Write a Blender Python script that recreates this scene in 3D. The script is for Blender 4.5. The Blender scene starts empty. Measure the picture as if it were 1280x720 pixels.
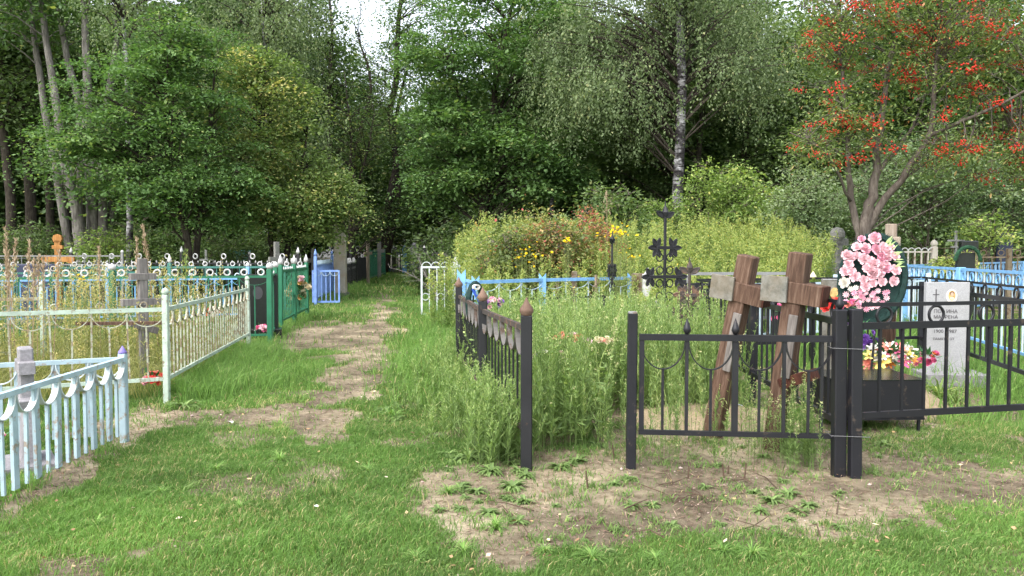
import bpy, math, random
import numpy as np
from mathutils import Vector, Matrix, Euler
S = bpy.context.scene
COL = S.collection
R = math.radians
# ---------------------------------------------------------------- camera, world, sun, exposure
PITCH = math.atan(44/1000.0)
cam_d = bpy.data.cameras.new('camera'); cam = bpy.data.objects.new('camera', cam_d); COL.objects.link(cam)
cam_d.sensor_width = 36; cam_d.lens = 36*1000/1280.0; cam_d.clip_end = 1000; cam_d.clip_start = 0.05
cam.location = (0, 0, 1.6); cam.rotation_euler = (math.pi/2-PITCH, 0, 0)
S.camera = cam
SUN = Vector((-0.42, -0.50, 0.85)).normalized()
w = bpy.data.worlds.new('World'); S.world = w; w.use_nodes = True
nt = w.node_tree; nt.nodes.clear()
sky = nt.nodes.new('ShaderNodeTexSky'); sky.sky_type = 'NISHITA'; sky.sun_disc = False
sky.sun_elevation = math.asin(SUN.z); sky.sun_rotation = math.atan2(SUN.x, SUN.y)
sky.air_density = 1.0; sky.dust_density = 3.0; sky.ozone_density = 1.0
hsv = nt.nodes.new('ShaderNodeHueSaturation'); hsv.inputs['Saturation'].default_value = 0.35; hsv.inputs['Value'].default_value = 1.0
bg = nt.nodes.new('ShaderNodeBackground'); bg.inputs[1].default_value = 0.15
wo = nt.nodes.new('ShaderNodeOutputWorld')
nt.links.new(sky.outputs[0], hsv.inputs['Color']); nt.links.new(hsv.outputs[0], bg.inputs[0]); nt.links.new(bg.outputs[0], wo.inputs[0])
sd = bpy.data.lights.new('sun', 'SUN'); sd.energy = 0.65; sd.angle = R(60); sd.color = (1, .97, .92)
so = bpy.data.objects.new('sun', sd); COL.objects.link(so); so.rotation_euler = SUN.to_track_quat('Z', 'Y').to_euler(); so.location = (-10, -12, 20)
S.view_settings.view_transform = 'Standard'; S.view_settings.look = 'None'; S.view_settings.gamma = 1
S.view_settings.exposure = 1.82
S.render.engine = 'CYCLES'
try:
    S.cycles.use_denoising = True; S.cycles.denoiser = 'OPENIMAGEDENOISE'
except Exception: pass
S.cycles.max_bounces = 6; S.cycles.diffuse_bounces = 3; S.cycles.transmission_bounces = 3; S.cycles.glossy_bounces = 2
S.cycles.use_adaptive_sampling = True; S.cycles.adaptive_threshold = 0.02

# ---------------------------------------------------------------- pixel -> place helpers (1280x720 photograph)
cP, sP = math.cos(PITCH), math.sin(PITCH)
def PT(px, py, Y):
    u = (px-640)/1000.0; v = (360-py)/1000.0
    t = Y/(cP+v*sP); return (u*t, Y, 1.6+(-sP+v*cP)*t)
def G(px, py, z=0.0):
    u = (px-640)/1000.0; v = (360-py)/1000.0
    t = (z-1.6)/(-sP+v*cP); return (u*t, (cP+v*sP)*t)
rng = np.random.default_rng(7); random.seed(7)

# ---------------------------------------------------------------- noise
def _hash(ix, iy, seed):
    h = (ix.astype(np.int64)*374761393 + iy.astype(np.int64)*668265263 + seed*1442695041) & 0x7fffffff
    h = ((h ^ (h >> 13))*1274126177) & 0x7fffffff
    return ((h ^ (h >> 16)) & 0xffff)/65535.0
def vnoise(x, y, seed=0):
    x = np.asarray(x, float); y = np.asarray(y, float)
    ix = np.floor(x); iy = np.floor(y); fx = x-ix; fy = y-iy
    fx = fx*fx*(3-2*fx); fy = fy*fy*(3-2*fy)
    a = _hash(ix, iy, seed); b = _hash(ix+1, iy, seed); c = _hash(ix, iy+1, seed); d = _hash(ix+1, iy+1, seed)
    return (a*(1-fx)+b*fx)*(1-fy)+(c*(1-fx)+d*fx)*fy
def fbm(x, y, seed=0, o=4):
    s = 0; a = .5; t = 0
    for k in range(o):
        s = s+a*vnoise(x*2**k, y*2**k, seed+k*17); t += a; a *= .5
    return s/t

# ---------------------------------------------------------------- mesh helpers
def mesh_np(name, verts, faces_flat, loop_tot, mat=None, smooth=False, attrs=None):
    me = bpy.data.meshes.new(name)
    nv = len(verts); nf = len(loop_tot)
    me.vertices.add(nv); me.vertices.foreach_set('co', np.ascontiguousarray(verts, dtype=np.float32).ravel())
    me.loops.add(len(faces_flat)); me.loops.foreach_set('vertex_index', np.ascontiguousarray(faces_flat, dtype=np.int32))
    me.polygons.add(nf)
    ls = np.zeros(nf, np.int32); ls[1:] = np.cumsum(loop_tot)[:-1]
    me.polygons.foreach_set('loop_start', ls)
    try: me.polygons.foreach_set('loop_total', np.asarray(loop_tot, np.int32))
    except Exception: pass
    if smooth: me.polygons.foreach_set('use_smooth', np.ones(nf, bool))
    else: me.polygons.foreach_set('use_smooth', np.zeros(nf, bool))
    if attrs:
        for k, (dom, arr) in attrs.items():
            a = me.attributes.new(k, 'FLOAT', dom); a.data.foreach_set('value', np.ascontiguousarray(arr, dtype=np.float32))
    me.update(calc_edges=True); me.validate()
    if mat: me.materials.append(mat)
    return me
class MB:
    def __init__(s): s.v = []; s.f = []
    def add(s, vs, fs):
        o = len(s.v); s.v += [tuple(p) for p in vs]; s.f += [tuple(i+o for i in f) for f in fs]; return s
    def box(s, c, d, M=None, bev=0.0, taper=1.0):
        x, y, z = d[0]/2, d[1]/2, d[2]/2
        b = min(bev, x*.9, y*.9)
        def ringv(zz, k, bb):
            X, Y = x*k, y*k
            return [(-X+bb, -Y, zz), (X-bb, -Y, zz), (X, -Y+bb, zz), (X, Y-bb, zz), (X-bb, Y, zz), (-X+bb, Y, zz), (-X, Y-bb, zz), (-X, -Y+bb, zz)]
        if b > 0:
            rs = [ringv(-z, 1, b), ringv(z-b, taper, b)]
            kx = (x*taper-b)/(x*taper); 
            top = [(p[0]*kx, p[1]*((y*taper-b)/(y*taper)), z) for p in ringv(z, taper, b)]
            rs.append(top); vs = sum(rs, []); fs = [tuple(range(7, -1, -1)), tuple(range(16, 24))]
            for k in range(2):
                for i in range(8): j = (i+1) % 8; fs.append((k*8+i, k*8+j, k*8+8+j, k*8+8+i))
        else:
            vs = [(-x, -y, -z), (x, -y, -z), (x, y, -z), (-x, y, -z)]+[(q[0]*taper, q[1]*taper, z) for q in ((-x, -y), (x, -y), (x, y), (-x, y))]
            fs = [(3, 2, 1, 0), (4, 5, 6, 7), (0, 1, 5, 4), (1, 2, 6, 5), (2, 3, 7, 6), (3, 0, 4, 7)]
        if M is not None: vs = [tuple(M @ Vector(p)) for p in vs]
        return s.add([(p[0]+c[0], p[1]+c[1], p[2]+c[2]) for p in vs], fs)
    def tube(s, path, r, n=6, cap=True, sq=(1, 1)):
        P = [Vector(p) for p in path]; m = len(P)
        rs = r if hasattr(r, '__len__') else [r]*m
        vs = []; up = None
        for i, p in enumerate(P):
            t = (P[min(i+1, m-1)]-P[max(i-1, 0)])
            t = t.normalized() if t.length > 1e-9 else Vector((0, 0, 1))
            if up is None:
                up = Vector((0, 1, 0)) if abs(t.y) < .9 else Vector((1, 0, 0))
            a = t.cross(up); a = a.normalized() if a.length > 1e-6 else t.orthogonal().normalized()
            b = a.cross(t).normalized(); up = b
            for k in range(n):
                th = 2*math.pi*(k+.5)/n
                vs.append(tuple(p+a*(math.cos(th)*rs[i]*sq[0])+b*(math.sin(th)*rs[i]*sq[1])))
        fs = []
        for i in range(m-1):
            for k in range(n):
                j = (k+1) % n; fs.append((i*n+k, i*n+j, (i+1)*n+j, (i+1)*n+k))
        if cap: fs += [tuple(range(n-1, -1, -1)), tuple((m-1)*n+k for k in range(n))]
        return s.add(vs, fs)
    def lathe(s, prof, c=(0, 0, 0), n=10):
        vs = []; fs = []
        for (r, z) in prof:
            for k in range(n):
                th = 2*math.pi*(k+.5)/n; vs.append((c[0]+r*math.cos(th), c[1]+r*math.sin(th), c[2]+z))
        m = len(prof)
        for i in range(m-1):
            for k in range(n):
                j = (k+1) % n; fs.append((i*n+k, i*n+j, (i+1)*n+j, (i+1)*n+k))
        fs += [tuple(range(n-1, -1, -1)), tuple((m-1)*n+k for k in range(n))]
        return s.add(vs, fs)
    def ring(s, c, Rr, r, n=18, k=6, ax='y', w=None, a0=0, a1=2*math.pi, ry=None):
        # torus or arc in the XZ plane (band of width w across the plane if given)
        full = abs((a1-a0)-2*math.pi) < 1e-6; m = n if full else n+1
        vs = []; fs = []; ry = ry or Rr
        sec = [(r*math.cos(2*math.pi*j/k), r*math.sin(2*math.pi*j/k)) for j in range(k)] if w is None else [(-r, -w/2), (r, -w/2), (r, w/2), (-r, w/2)]
        k = len(sec)
        for i in range(m):
            th = a0+(a1-a0)*i/n
            for (dr, dy) in sec:
                vs.append((c[0]+(Rr+dr)*math.cos(th), c[1]+dy, c[2]+(ry+dr)*math.sin(th)))
        for i in range(n):
            i2 = (i+1) % m
            for j in range(k):
                j2 = (j+1) % k; fs.append((i*k+j, i*k+j2, i2*k+j2, i2*k+j))
        return s.add(vs, fs)
    def mesh(s, name, mat, smooth=False, attrs=None):
        me = bpy.data.meshes.new(name); me.from_pydata(s.v, [], s.f)
        if smooth: me.polygons.foreach_set('use_smooth', [True]*len(me.polygons))
        bm_fix(me)
        if mat: me.materials.append(mat)
        return me
import bmesh
def bm_fix(me):
    b = bmesh.new(); b.from_mesh(me); bmesh.ops.recalc_face_normals(b, faces=b.faces); b.to_mesh(me); b.free(); me.update()
def obj(name, me, parent=None, loc=(0, 0, 0), rot=None, scale=None):
    o = bpy.data.objects.new(name, me); COL.objects.link(o); o.location = loc
    if rot is not None: o.rotation_euler = rot
    if scale is not None: o.scale = scale if hasattr(scale, '__len__') else (scale,)*3
    if parent: o.parent = parent
    return o
def thing(name, label, cat, loc=(0, 0, 0), rz=0, group=None, rot=None, scale=None):
    o = bpy.data.objects.new(name, None); COL.objects.link(o); o.empty_display_size = .2
    o.location = loc; o.rotation_euler = rot if rot else (0, 0, rz)
    if scale: o.scale = (scale,)*3 if not hasattr(scale, '__len__') else scale
    o['label'] = label; o['category'] = cat
    if group: o['group'] = group
    return o
def tag(o, label, cat, group=None, kind=None):
    if label: o['label'] = label
    if cat: o['category'] = cat
    if group: o['group'] = group
    if kind: o['kind'] = kind
    return o

# ---------------------------------------------------------------- materials
class NT:
    def __init__(s, name):
        s.m = bpy.data.materials.new(name); s.m.use_nodes = True; s.t = s.m.node_tree; s.t.nodes.clear()
        s.out = s.n('OutputMaterial')
    def n(s, k, **kw):
        nd = s.t.nodes.new('ShaderNode'+k)
        for a, b in kw.items():
            if hasattr(nd, a): setattr(nd, a, b)
        return nd
    def l(s, a, b): s.t.links.new(a, b)
    def noise(s, scale, detail=4, rough=.55, vec=None, stretch=None):
        nd = s.n('TexNoise'); nd.inputs['Scale'].default_value = scale; nd.inputs['Detail'].default_value = detail; nd.inputs['Roughness'].default_value = rough
        tc = s.n('TexCoord'); oi = s.n('ObjectInfo'); ml = s.n('Math', operation='MULTIPLY'); s.l(oi.outputs['Random'], ml.inputs[0]); ml.inputs[1].default_value = 37.0
        va = s.n('VectorMath', operation='ADD'); s.l(tc.outputs['Object'], va.inputs[0]); s.l(ml.outputs[0], va.inputs[1]); src = va.outputs[0]
        if stretch:
            mp = s.n('Mapping'); mp.inputs['Scale'].default_value = stretch; s.l(src, mp.inputs[0]); src = mp.outputs[0]
        s.l(src, nd.inputs['Vector']); return nd
    def ramp(s, fac, stops):
        r = s.n('ValToRGB'); e = r.color_ramp.elements
        while len(e) > 1: e.remove(e[-1])
        e[0].position = stops[0][0]; e[0].color = (*stops[0][1], 1)
        for p, c in stops[1:]:
            x = e.new(p); x.color = (*c, 1)
        s.l(fac, r.inputs[0]); return r
    def mix(s, fac, a, b, mode='MIX'):
        m = s.n('Mix', data_type='RGBA', blend_type=mode)
        for src, i in ((fac, 0), (a, 6), (b, 7)):
            if hasattr(src, 'is_linked') or hasattr(src, 'links'): s.l(src, m.inputs[i])
            else: m.inputs[i].default_value = src if i == 0 else (*src, 1)
        return m.outputs[2]
    def principled(s, col, rough=.6, metal=0, spec=.3, bump=None, bstr=.3, bdist=.01):
        p = s.n('BsdfPrincipled')
        if hasattr(col, 'links'): s.l(col, p.inputs['Base Color'])
        else: p.inputs['Base Color'].default_value = (*col, 1)
        if hasattr(rough, 'links'): s.l(rough, p.inputs['Roughness'])
        else: p.inputs['Roughness'].default_value = rough
        p.inputs['Metallic'].default_value = metal; p.inputs['Specular IOR Level'].default_value = spec
        if bump is not None:
            b = s.n('Bump'); b.inputs['Strength'].default_value = bstr; b.inputs['Distance'].default_value = bdist
            s.l(bump, b.inputs['Height']); s.l(b.outputs[0], p.inputs['Normal'])
        s.l(p.outputs[0], s.out.inputs[0]); return p
def paint(name, col, rust=.45, rustcol=(.11, .05, .025), rough=.5, scale=9, dark=.72, spec=.35):
    m = NT(name); n1 = m.noise(scale, 8, .7); n2 = m.noise(scale*.35, 3)
    v = m.ramp(n2.outputs[0], [(.3, tuple(c*dark for c in col)), (.62, col), (.9, tuple(min(1, c*1.12+.01) for c in col))])
    rr = m.ramp(n1.outputs[0], [(max(0, 1-rust-.03), (0, 0, 0)), (min(1, 1-rust+.05), (1, 1, 1))])
    c = m.mix(rr.outputs[0], v.outputs[0], rustcol)
    m.principled(c, rough, 0, spec, n1.outputs[0], .25, .004); return m.m
def wood(name, c1, c2, c3, stretch=(14, 14, 1.2), rough=.8):
    m = NT(name); n = m.noise(3.2, 8, .65, stretch=stretch); n2 = m.noise(1.8, 3)
    v = m.ramp(n.outputs[0], [(.3, c1), (.5, c2), (.7, c3)])
    d = m.ramp(n2.outputs[0], [(.35, (.75, .72, .7)), (.65, (1.1, 1.08, 1.05))])
    m.principled(m.mix(1.0, v.outputs[0], d.outputs[0], 'MULTIPLY'), rough, 0, .2, n.outputs[0], .6, .01); return m.m
def stone(name, c1, c2, scale=30, rough=.8, spots=None):
    m = NT(name); n = m.noise(scale, 8, .75); n2 = m.noise(3, 4)
    v = m.ramp(n.outputs[0], [(.35, c1), (.65, c2)])
    c = m.mix(m.ramp(n2.outputs[0], [(.45, (0, 0, 0)), (.75, (.5,)*3)]).outputs[0], v.outputs[0], spots or tuple(q*.55 for q in c1))
    m.principled(c, rough, 0, .25, n.outputs[0], .4, .006); return m.m
DES = .22; BR = (1.62, 1.42, 1.25)
def leafmat(name, stops, trans=.35, rough=.55):
    def ds(c):
        c = (c[0]*BR[0], c[1]*BR[1], c[2]*BR[2]); L_ = .35*c[0]+.55*c[1]+.1*c[2]; return tuple(q*(1-DES)+L_*DES for q in c)
    stops = [(p, ds(c)) for p, c in stops]
    m = NT(name); a = m.n('Attribute', attribute_name='tint')
    r = m.ramp(a.outputs['Fac'], stops)
    p = m.n('BsdfPrincipled'); m.l(r.outputs[0], p.inputs['Base Color']); p.inputs['Roughness'].default_value = rough; p.inputs['Specular IOR Level'].default_value = .25
    t = m.n('BsdfTranslucent'); tc = m.mix(1.0, r.outputs[0], (1.1, 1.25, .6), 'MULTIPLY'); m.l(tc, t.inputs[0])
    x = m.n('MixShader'); x.inputs[0].default_value = trans; m.l(p.outputs[0], x.inputs[1]); m.l(t.outputs[0], x.inputs[2]); m.l(x.outputs[0], m.out.inputs[0])
    return m.m
def flat(name, col, rough=.6, spec=.3, var=.15):
    m = NT(name); n = m.noise(25, 4); r = m.ramp(n.outputs[0], [(.3, tuple(c*(1-var) for c in col)), (.7, tuple(min(1, c*(1+var)) for c in col))])
    m.principled(r.outputs[0], rough, 0, spec); return m.m

M = {}
M['black'] = paint('black_paint', (.018, .018, .021), rust=.33, rustcol=(.10, .055, .035), rough=.45)
M['black_clean'] = paint('glossy_black_paint', (.014, .014, .018), rust=.37, rustcol=(.075, .056, .045), rough=.45, spec=.35)
M['rustcap'] = paint('rusty_cap', (.17, .105, .075), rust=.4, rustcol=(.10, .05, .03), rough=.8)
M['rustblack'] = paint('rusty_black_paint', (.055, .045, .04), rust=.47, rustcol=(.13, .075, .05), rough=.75)
M['mint'] = paint('mint_paint', (.46, .56, .47), rust=.42, rustcol=(.24, .2, .13), rough=.6, scale=22)
M['mintold'] = paint('old_mint_paint', (.46, .48, .37), rust=.5, rustcol=(.25, .2, .13), rough=.7, scale=16)
M['cyan'] = paint('pale_cyan_paint', (.42, .55, .61), rust=.42, rustcol=(.3, .25, .2), rough=.5, scale=14)
M['cyanw'] = paint('white_cyan_paint', (.62, .68, .68), rust=.36, rustcol=(.35, .3, .25), rough=.5, scale=14)
M['purple'] = flat('purple_cap', (.20, .16, .42), .5)
M['green'] = paint('bright_green_paint', (.028, .17, .09), rust=.25, rustcol=(.06, .05, .03), rough=.45)
M['teal'] = paint('teal_paint', (.06, .20, .17), rust=.3, rustcol=(.05, .05, .04), rough=.5)
M['blue'] = paint('sky_blue_paint', (.20, .42, .72), rust=.3, rustcol=(.2, .17, .14), rough=.5, scale=16)
M['cornflower'] = paint('cornflower_paint', (.20, .33, .70), rust=.25, rustcol=(.25, .25, .35), rough=.5, scale=16)
M['paleblue'] = paint('pale_blue_paint', (.50, .62, .70), rust=.36, rustcol=(.33, .3, .26), rough=.55, scale=16)
M['white'] = paint('white_paint', (.58, .57, .56), rust=.3, rustcol=(.45, .4, .34), rough=.5)
M['dirtywhite'] = paint('dirty_white_paint', (.5, .46, .4), rust=.42, rustcol=(.22, .15, .1), rough=.7)
M['grey'] = paint('grey_metal', (.25, .25, .25), rust=.4, rustcol=(.15, .11, .08), rough=.6)
M['darkgrey'] = paint('dark_grey_metal', (.06, .06, .065), rust=.3, rustcol=(.1, .08, .07), rough=.6)
M['oldgrey'] = paint('old_grey_band', (.15, .14, .13), rust=.45, rustcol=(.09, .06, .045), rough=.8)
M['tan'] = paint('tan_rusty_metal', (.24, .19, .13), rust=.45, rustcol=(.12, .07, .04), rough=.8)
M['brownwood'] = wood('red_brown_wood', (.045, .028, .02), (.11, .066, .046), (.20, .14, .105))
M['darkwood'] = wood('dark_wood_end', (.035, .014, .01), (.07, .025, .016), (.11, .045, .028))
M['greywood'] = wood('grey_weathered_wood', (.09, .085, .085), (.17, .16, .155), (.26, .245, .235))
M['oldboard'] = wood('old_grey_board', (.10, .09, .085), (.17, .155, .145), (.25, .235, .22))
M['orangewood'] = wood('orange_wood', (.26, .11, .035), (.40, .19, .06), (.50, .29, .12))
M['palewood'] = wood('pale_wood', (.22, .17, .13), (.31, .26, .21), (.40, .34, .29))
M['plaque'] = stone('weathered_plaque', (.10, .10, .085), (.24, .235, .21), 11, .7, (.17, .11, .045))
M['granite'] = stone('light_granite', (.27, .27, .28), (.44, .44, .45), 120, .7, (.22, .22, .21))
M['concrete'] = stone('lilac_concrete', (.20, .19, .20), (.33, .315, .33), 40, .9)
M['oldstone'] = stone('old_grey_stone', (.13, .125, .12), (.26, .25, .23), 25, .95, (.10, .12, .08))
M['stump'] = stone('mossy_grey_pillar', (.38, .35, .29), (.55, .50, .42), 12, .95, (.30, .17, .05))
M['blackstone'] = flat('black_granite', (.015, .018, .017), .25, .5)
M['navy'] = flat('navy_stone', (.03, .035, .07), .5)
M['ink'] = flat('engraved_dark', (.08, .075, .08), .8)
M['gold'] = flat('ochre_picture', (.55, .36, .14), .6, .3, .5)
M['skin'] = flat('portrait_face', (.55, .35, .25), .6)
M['hairink'] = flat('portrait_hair', (.12, .07, .05), .7)
M['cream'] = flat('cream', (.72, .62, .42), .6)
M['wire'] = flat('steel_wire', (.16, .16, .165), .4)
M['pink'] = flat('pink_petals', (.80, .40, .50), .6, .2, .3)
M['palepink'] = flat('pale_pink_petals', (.85, .58, .62), .6, .2, .15)
M['deeppink'] = flat('deep_pink_petals', (.68, .14, .28), .6, .2, .3)
M['red'] = flat('red_petals', (.72, .07, .06), .6, .2, .3)
M['salmon'] = flat('salmon_petals', (.72, .27, .2), .6, .2, .3)
M['yellowp'] = flat('yellow_petals', (.85, .66, .18), .6, .2, .25)
M['whitep'] = flat('white_petals', (.8, .76, .68), .6, .2, .1)
M['violet'] = flat('violet_petals', (.28, .12, .5), .6, .2, .3)
M['orangep'] = flat('orange_petals', (.8, .28, .06), .6, .2, .25)
M['bluep'] = flat('blue_ribbon', (.05, .12, .55), .5, .2, .3)
M['plasticgreen'] = flat('plastic_green_leaf', (.05, .16, .05), .5, .2, .3)
M['needle'] = flat('dark_green_needles', (.012, .035, .03), .7, .2, .3)
M['darkarch'] = flat('arch_needles', (.018, .06, .03), .7, .2, .3)
M['paper'] = flat('white_paper', (.75, .75, .73), .8)
M['bagblue'] = flat('pale_blue_film', (.55, .6, .7), .3, .5)
M['twig'] = flat('dead_twig', (.09, .06, .04), .9)
M['berry'] = flat('rowan_berries', (.58, .035, .018), .4, .4, .3)
M['bark'] = wood('dark_bark', (.02, .017, .013), (.045, .038, .03), (.085, .075, .06), (6, 6, 1.5), .95)
M['barkgrey'] = wood('grey_bark', (.07, .065, .06), (.16, .15, .14), (.27, .26, .24), (5, 5, .8), .9)
M['barkbrown'] = wood('grey_brown_bark', (.07, .055, .045), (.125, .105, .09), (.19, .165, .145), (6, 6, 1.5), .9)
def birchbark():
    m = NT('birch_bark'); n = m.noise(4.0, 5, .7, stretch=(1.2, 1.2, 5)); n2 = m.noise(2.2, 3, .6)
    v = m.ramp(n.outputs[0], [(.40, (.02, .018, .016)), (.47, (.28, .27, .27)), (.58, (.47, .46, .47))])
    d = m.ramp(n2.outputs[0], [(.44, (.10, .09, .09)), (.62, (.9, .9, .9))])
    m.principled(m.mix(1.0, v.outputs[0], d.outputs[0], 'MULTIPLY'), .8, 0, .2, n.outputs[0], .5, .02); return m.m
M['birch'] = birchbark()
M['l_mid'] = leafmat('maple_leaves', [(0, (.022, .055, .014)), (.5, (.045, .115, .024)), (.85, (.09, .175, .035)), (1, (.20, .25, .05))])
M['l_maple'] = leafmat('linden_leaves', [(0, (.03, .075, .018)), (.5, (.06, .15, .032)), (.9, (.11, .22, .05)), (1, (.2, .27, .06))])
M['l_yel'] = leafmat('yellowing_leaves', [(0, (.045, .09, .02)), (.45, (.09, .17, .035)), (.8, (.155, .24, .05)), (1, (.40, .38, .10))])
M['l_dark'] = leafmat('dark_leaves', [(0, (.03, .062, .02)), (.5, (.06, .12, .032)), (.9, (.10, .18, .045)), (1, (.12, .15, .04))])
M['l_birch'] = leafmat('birch_leaves', [(0, (.045, .08, .03)), (.5, (.085, .145, .055)), (.9, (.14, .21, .08)), (1, (.22, .26, .1))])
M['l_lime'] = leafmat('lime_green_leaves', [(0, (.06, .13, .02)), (.5, (.13, .23, .035)), (.85, (.22, .33, .05)), (1, (.40, .42, .08))])
M['l_greygreen'] = leafmat('silver_green_leaves', [(0, (.05, .10, .04)), (.5, (.10, .18, .08)), (1, (.22, .31, .17))])
M['l_rowan'] = leafmat('rowan_leaves', [(0, (.055, .11, .025)), (.5, (.12, .20, .045)), (.85, (.20, .27, .06)), (.95, (.28, .24, .07)), (1, (.36, .17, .05))])
M['l_red'] = leafmat('reddening_leaves', [(0, (.07, .12, .03)), (.4, (.14, .2, .05)), (.6, (.25, .24, .06)), (.8, (.30, .13, .06)), (1, (.30, .05, .045))])
DES = .14; BR = (1.5, 1.28, 1.4)
M['grass'] = leafmat('grass_blades', [(0, (.05, .11, .02)), (.5, (.10, .235, .032)), (.85, (.165, .34, .05)), (1, (.36, .35, .14))], .3)
M['drygrass'] = leafmat('dry_grass_blades', [(0, (.12, .11, .05)), (.5, (.24, .22, .10)), (1, (.42, .36, .2))], .3)
M['weed'] = leafmat('weed_leaves', [(0, (.07, .135, .032)), (.5, (.145, .265, .06)), (.85, (.235, .37, .09)), (1, (.42, .44, .2))], .35)
M['golden'] = leafmat('goldenrod_leaves', [(0, (.07, .135, .03)), (.5, (.13, .235, .045)), (.85, (.235, .32, .06)), (.95, (.34, .35, .065)), (1, (.6, .48, .03))], .35)
M['olive'] = leafmat('olive_weed_leaves', [(0, (.10, .13, .04)), (.5, (.22, .27, .07)), (.85, (.34, .34, .10)), (1, (.44, .36, .17))], .35)
M['straw'] = leafmat('straw', [(0, (.17, .13, .075)), (.5, (.27, .22, .13)), (1, (.4, .34, .22))], .2)

# ---------------------------------------------------------------- ground
path_px = [(505, 338, .9), (494, 350, .55), (484, 365, .30), (478, 385, .28), (470, 405, .42), (462, 430, .55), (456, 455, .42), (448, 480, .40), (432, 505, .42), (428, 525, .42), (420, 548, .3)]
path_w = [(*G(a, b), wd*.74) for a, b, wd in path_px]
def seg_dist(x, y, pts):
    best = np.full(np.shape(x), 1e9)
    for (x0, y0, w0), (x1, y1, w1) in zip(pts[:-1], pts[1:]):
        dx, dy = x1-x0, y1-y0; t = np.clip(((x-x0)*dx+(y-y0)*dy)/(dx*dx+dy*dy), 0, 1)
        d = np.hypot(x-(x0+t*dx), y-(y0+t*dy))/(w0+(w1-w0)*t)
        best = np.minimum(best, d)
    return best
def ell(x, y, px, py, rx, ry, p=2):
    cx, cy = G(px, py); return np.exp(-(((x-cx)/rx)**2+((y-cy)/ry)**2)**(p/2))
strip = [(*G(100, 562), .26), (*G(190, 525), .50), (*G(250, 525), .45), (*G(330, 518), .38), (*G(430, 505), .42)]
strip2 = [(*G(-40, 655), .16), (*G(60, 605), .15), (*G(157, 558), .16)]
def inpoly(x, y, pts):
    r = np.zeros(np.shape(x), bool); n = len(pts)
    for i in range(n):
        x0, y0 = pts[i]; x1, y1 = pts[(i+1) % n]
        c = ((y0 > y) != (y1 > y)) & (x < (x1-x0)*(y-y0)/((y1-y0) if y1 != y0 else 1e-9)+x0)
        r ^= c
    return r
POLY_J = [(.15, 5.9), (2.4, 5.62), (2.43, 10.8), (-.7, 10.6)]
POLY_K = [(2.4, 5.62), (5.0, 6.1), (5.7, 11.7), (2.4, 10.8)]
def bareness(x, y):
    x0_, y0_ = x, y; wx_ = (fbm(x*1.3+9, y*1.3, 201)-.5)*1.1+(fbm(x*4+9, y*4, 203)-.5)*.35; wy_ = (fbm(x*1.3, y*1.3+5, 202)-.5)*1.1
    x = x+wx_*np.clip((y+2)/12, .4, 1); y = y+wy_
    n = fbm(x*1.1, y*1.1, 3); n2 = fbm(x*3.5, y*3.5, 9); n3 = fbm(x*9, y*9, 21)
    d = seg_dist(x, y, path_w); b = np.clip(1.75-d*1.15, 0, 1)*.95
    s = seg_dist(x, y, strip); b = np.maximum(b, np.clip(1.6-s, 0, 1)*.8)
    s = seg_dist(x, y, strip2); b = np.maximum(b, np.clip(1.5-s, 0, 1)*.8)
    b = np.maximum(b, 1.25*ell(x, y, 392, 420, 1.7, 2.7, 3)); b = np.maximum(b, .95*ell(x, y, 450, 425, .6, 2.2, 3))
    b = np.maximum(b, 1.3*ell(x0_, y0_, 880, 600, 1.8, 1.1, 5)); b = np.maximum(b, 1.2*ell(x0_, y0_, 720, 636, .95, .62, 4))
    b = np.maximum(b, 1.05*ell(x0_, y0_, 590, 615, .42, .9, 3)); b = np.maximum(b, .75*ell(x, y, 560, 500, .35, 1.3, 3)); b = np.maximum(b, .8*ell(x, y, 645, 665, .3, .35, 3))
    b = np.maximum(b, .78*ell(x, y, 1180, 600, 1.1, .85, 3)); b = np.maximum(b, .6*ell(x, y, 1270, 710, .35, .16, 3)); b = np.maximum(b, .8*ell(x, y, 1130, 555, .7, .8, 3))
    b = np.maximum(b, .35*ell(x, y, 60, 700, .35, .4, 3)); b = np.maximum(b, .3*ell(x, y, 180, 705, .3, .25))
    b = np.maximum(b, np.where(inpoly(x0_, y0_, POLY_J), .85, 0)); b = np.maximum(b, np.where(inpoly(x0_, y0_, POLY_K), .5, 0))
    b = b + (n-.5)*1.3*np.clip(b*3, .2, 1)+(n2-.5)*1.0*np.clip(b*3, .35, 1)+(n3-.5)*.7
    patch = np.clip((fbm(x*1.3+40, y*1.3, 55)-.56)*4.5, 0, .6)
    return np.clip(np.maximum(b, patch), 0, 1)
def hgt(x, y):
    h = (fbm(x*.6, y*.6, 31)-.5)*.07+(fbm(x*3, y*3, 32)-.5)*.03
    h = h+.05*ell(x, y, 930, 560, 1.6, .9)*fbm(x*4, y*4, 77)
    return h-.005
def axis(a, b, st, lo, hi):
    mid = list(np.arange(a, b, st)); l = []; s = st; p = a
    while p > lo: s *= 1.18; p -= s; l.append(p)
    r = []; s = st; p = mid[-1]
    while p < hi: s *= 1.18; p += s; r.append(p)
    return np.array(l[::-1]+mid+r)
ax = axis(-7, 7.5, .04, -180, 180); ay = axis(3.2, 20, .045, -60, 260)
gx, gy = np.meshgrid(ax, ay); nx, ny = len(ax), len(ay)
bare = bareness(gx, gy)
gz = hgt(gx, gy)+(fbm(gx*18, gy*18, 5, 2)-.5)*.022*bare
V = np.stack([gx.ravel(), gy.ravel(), gz.ravel()], 1)
idx = np.arange(nx*ny).reshape(ny, nx)
F = np.stack([idx[:-1, :-1], idx[:-1, 1:], idx[1:, 1:], idx[1:, :-1]], -1).reshape(-1, 4)
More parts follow.
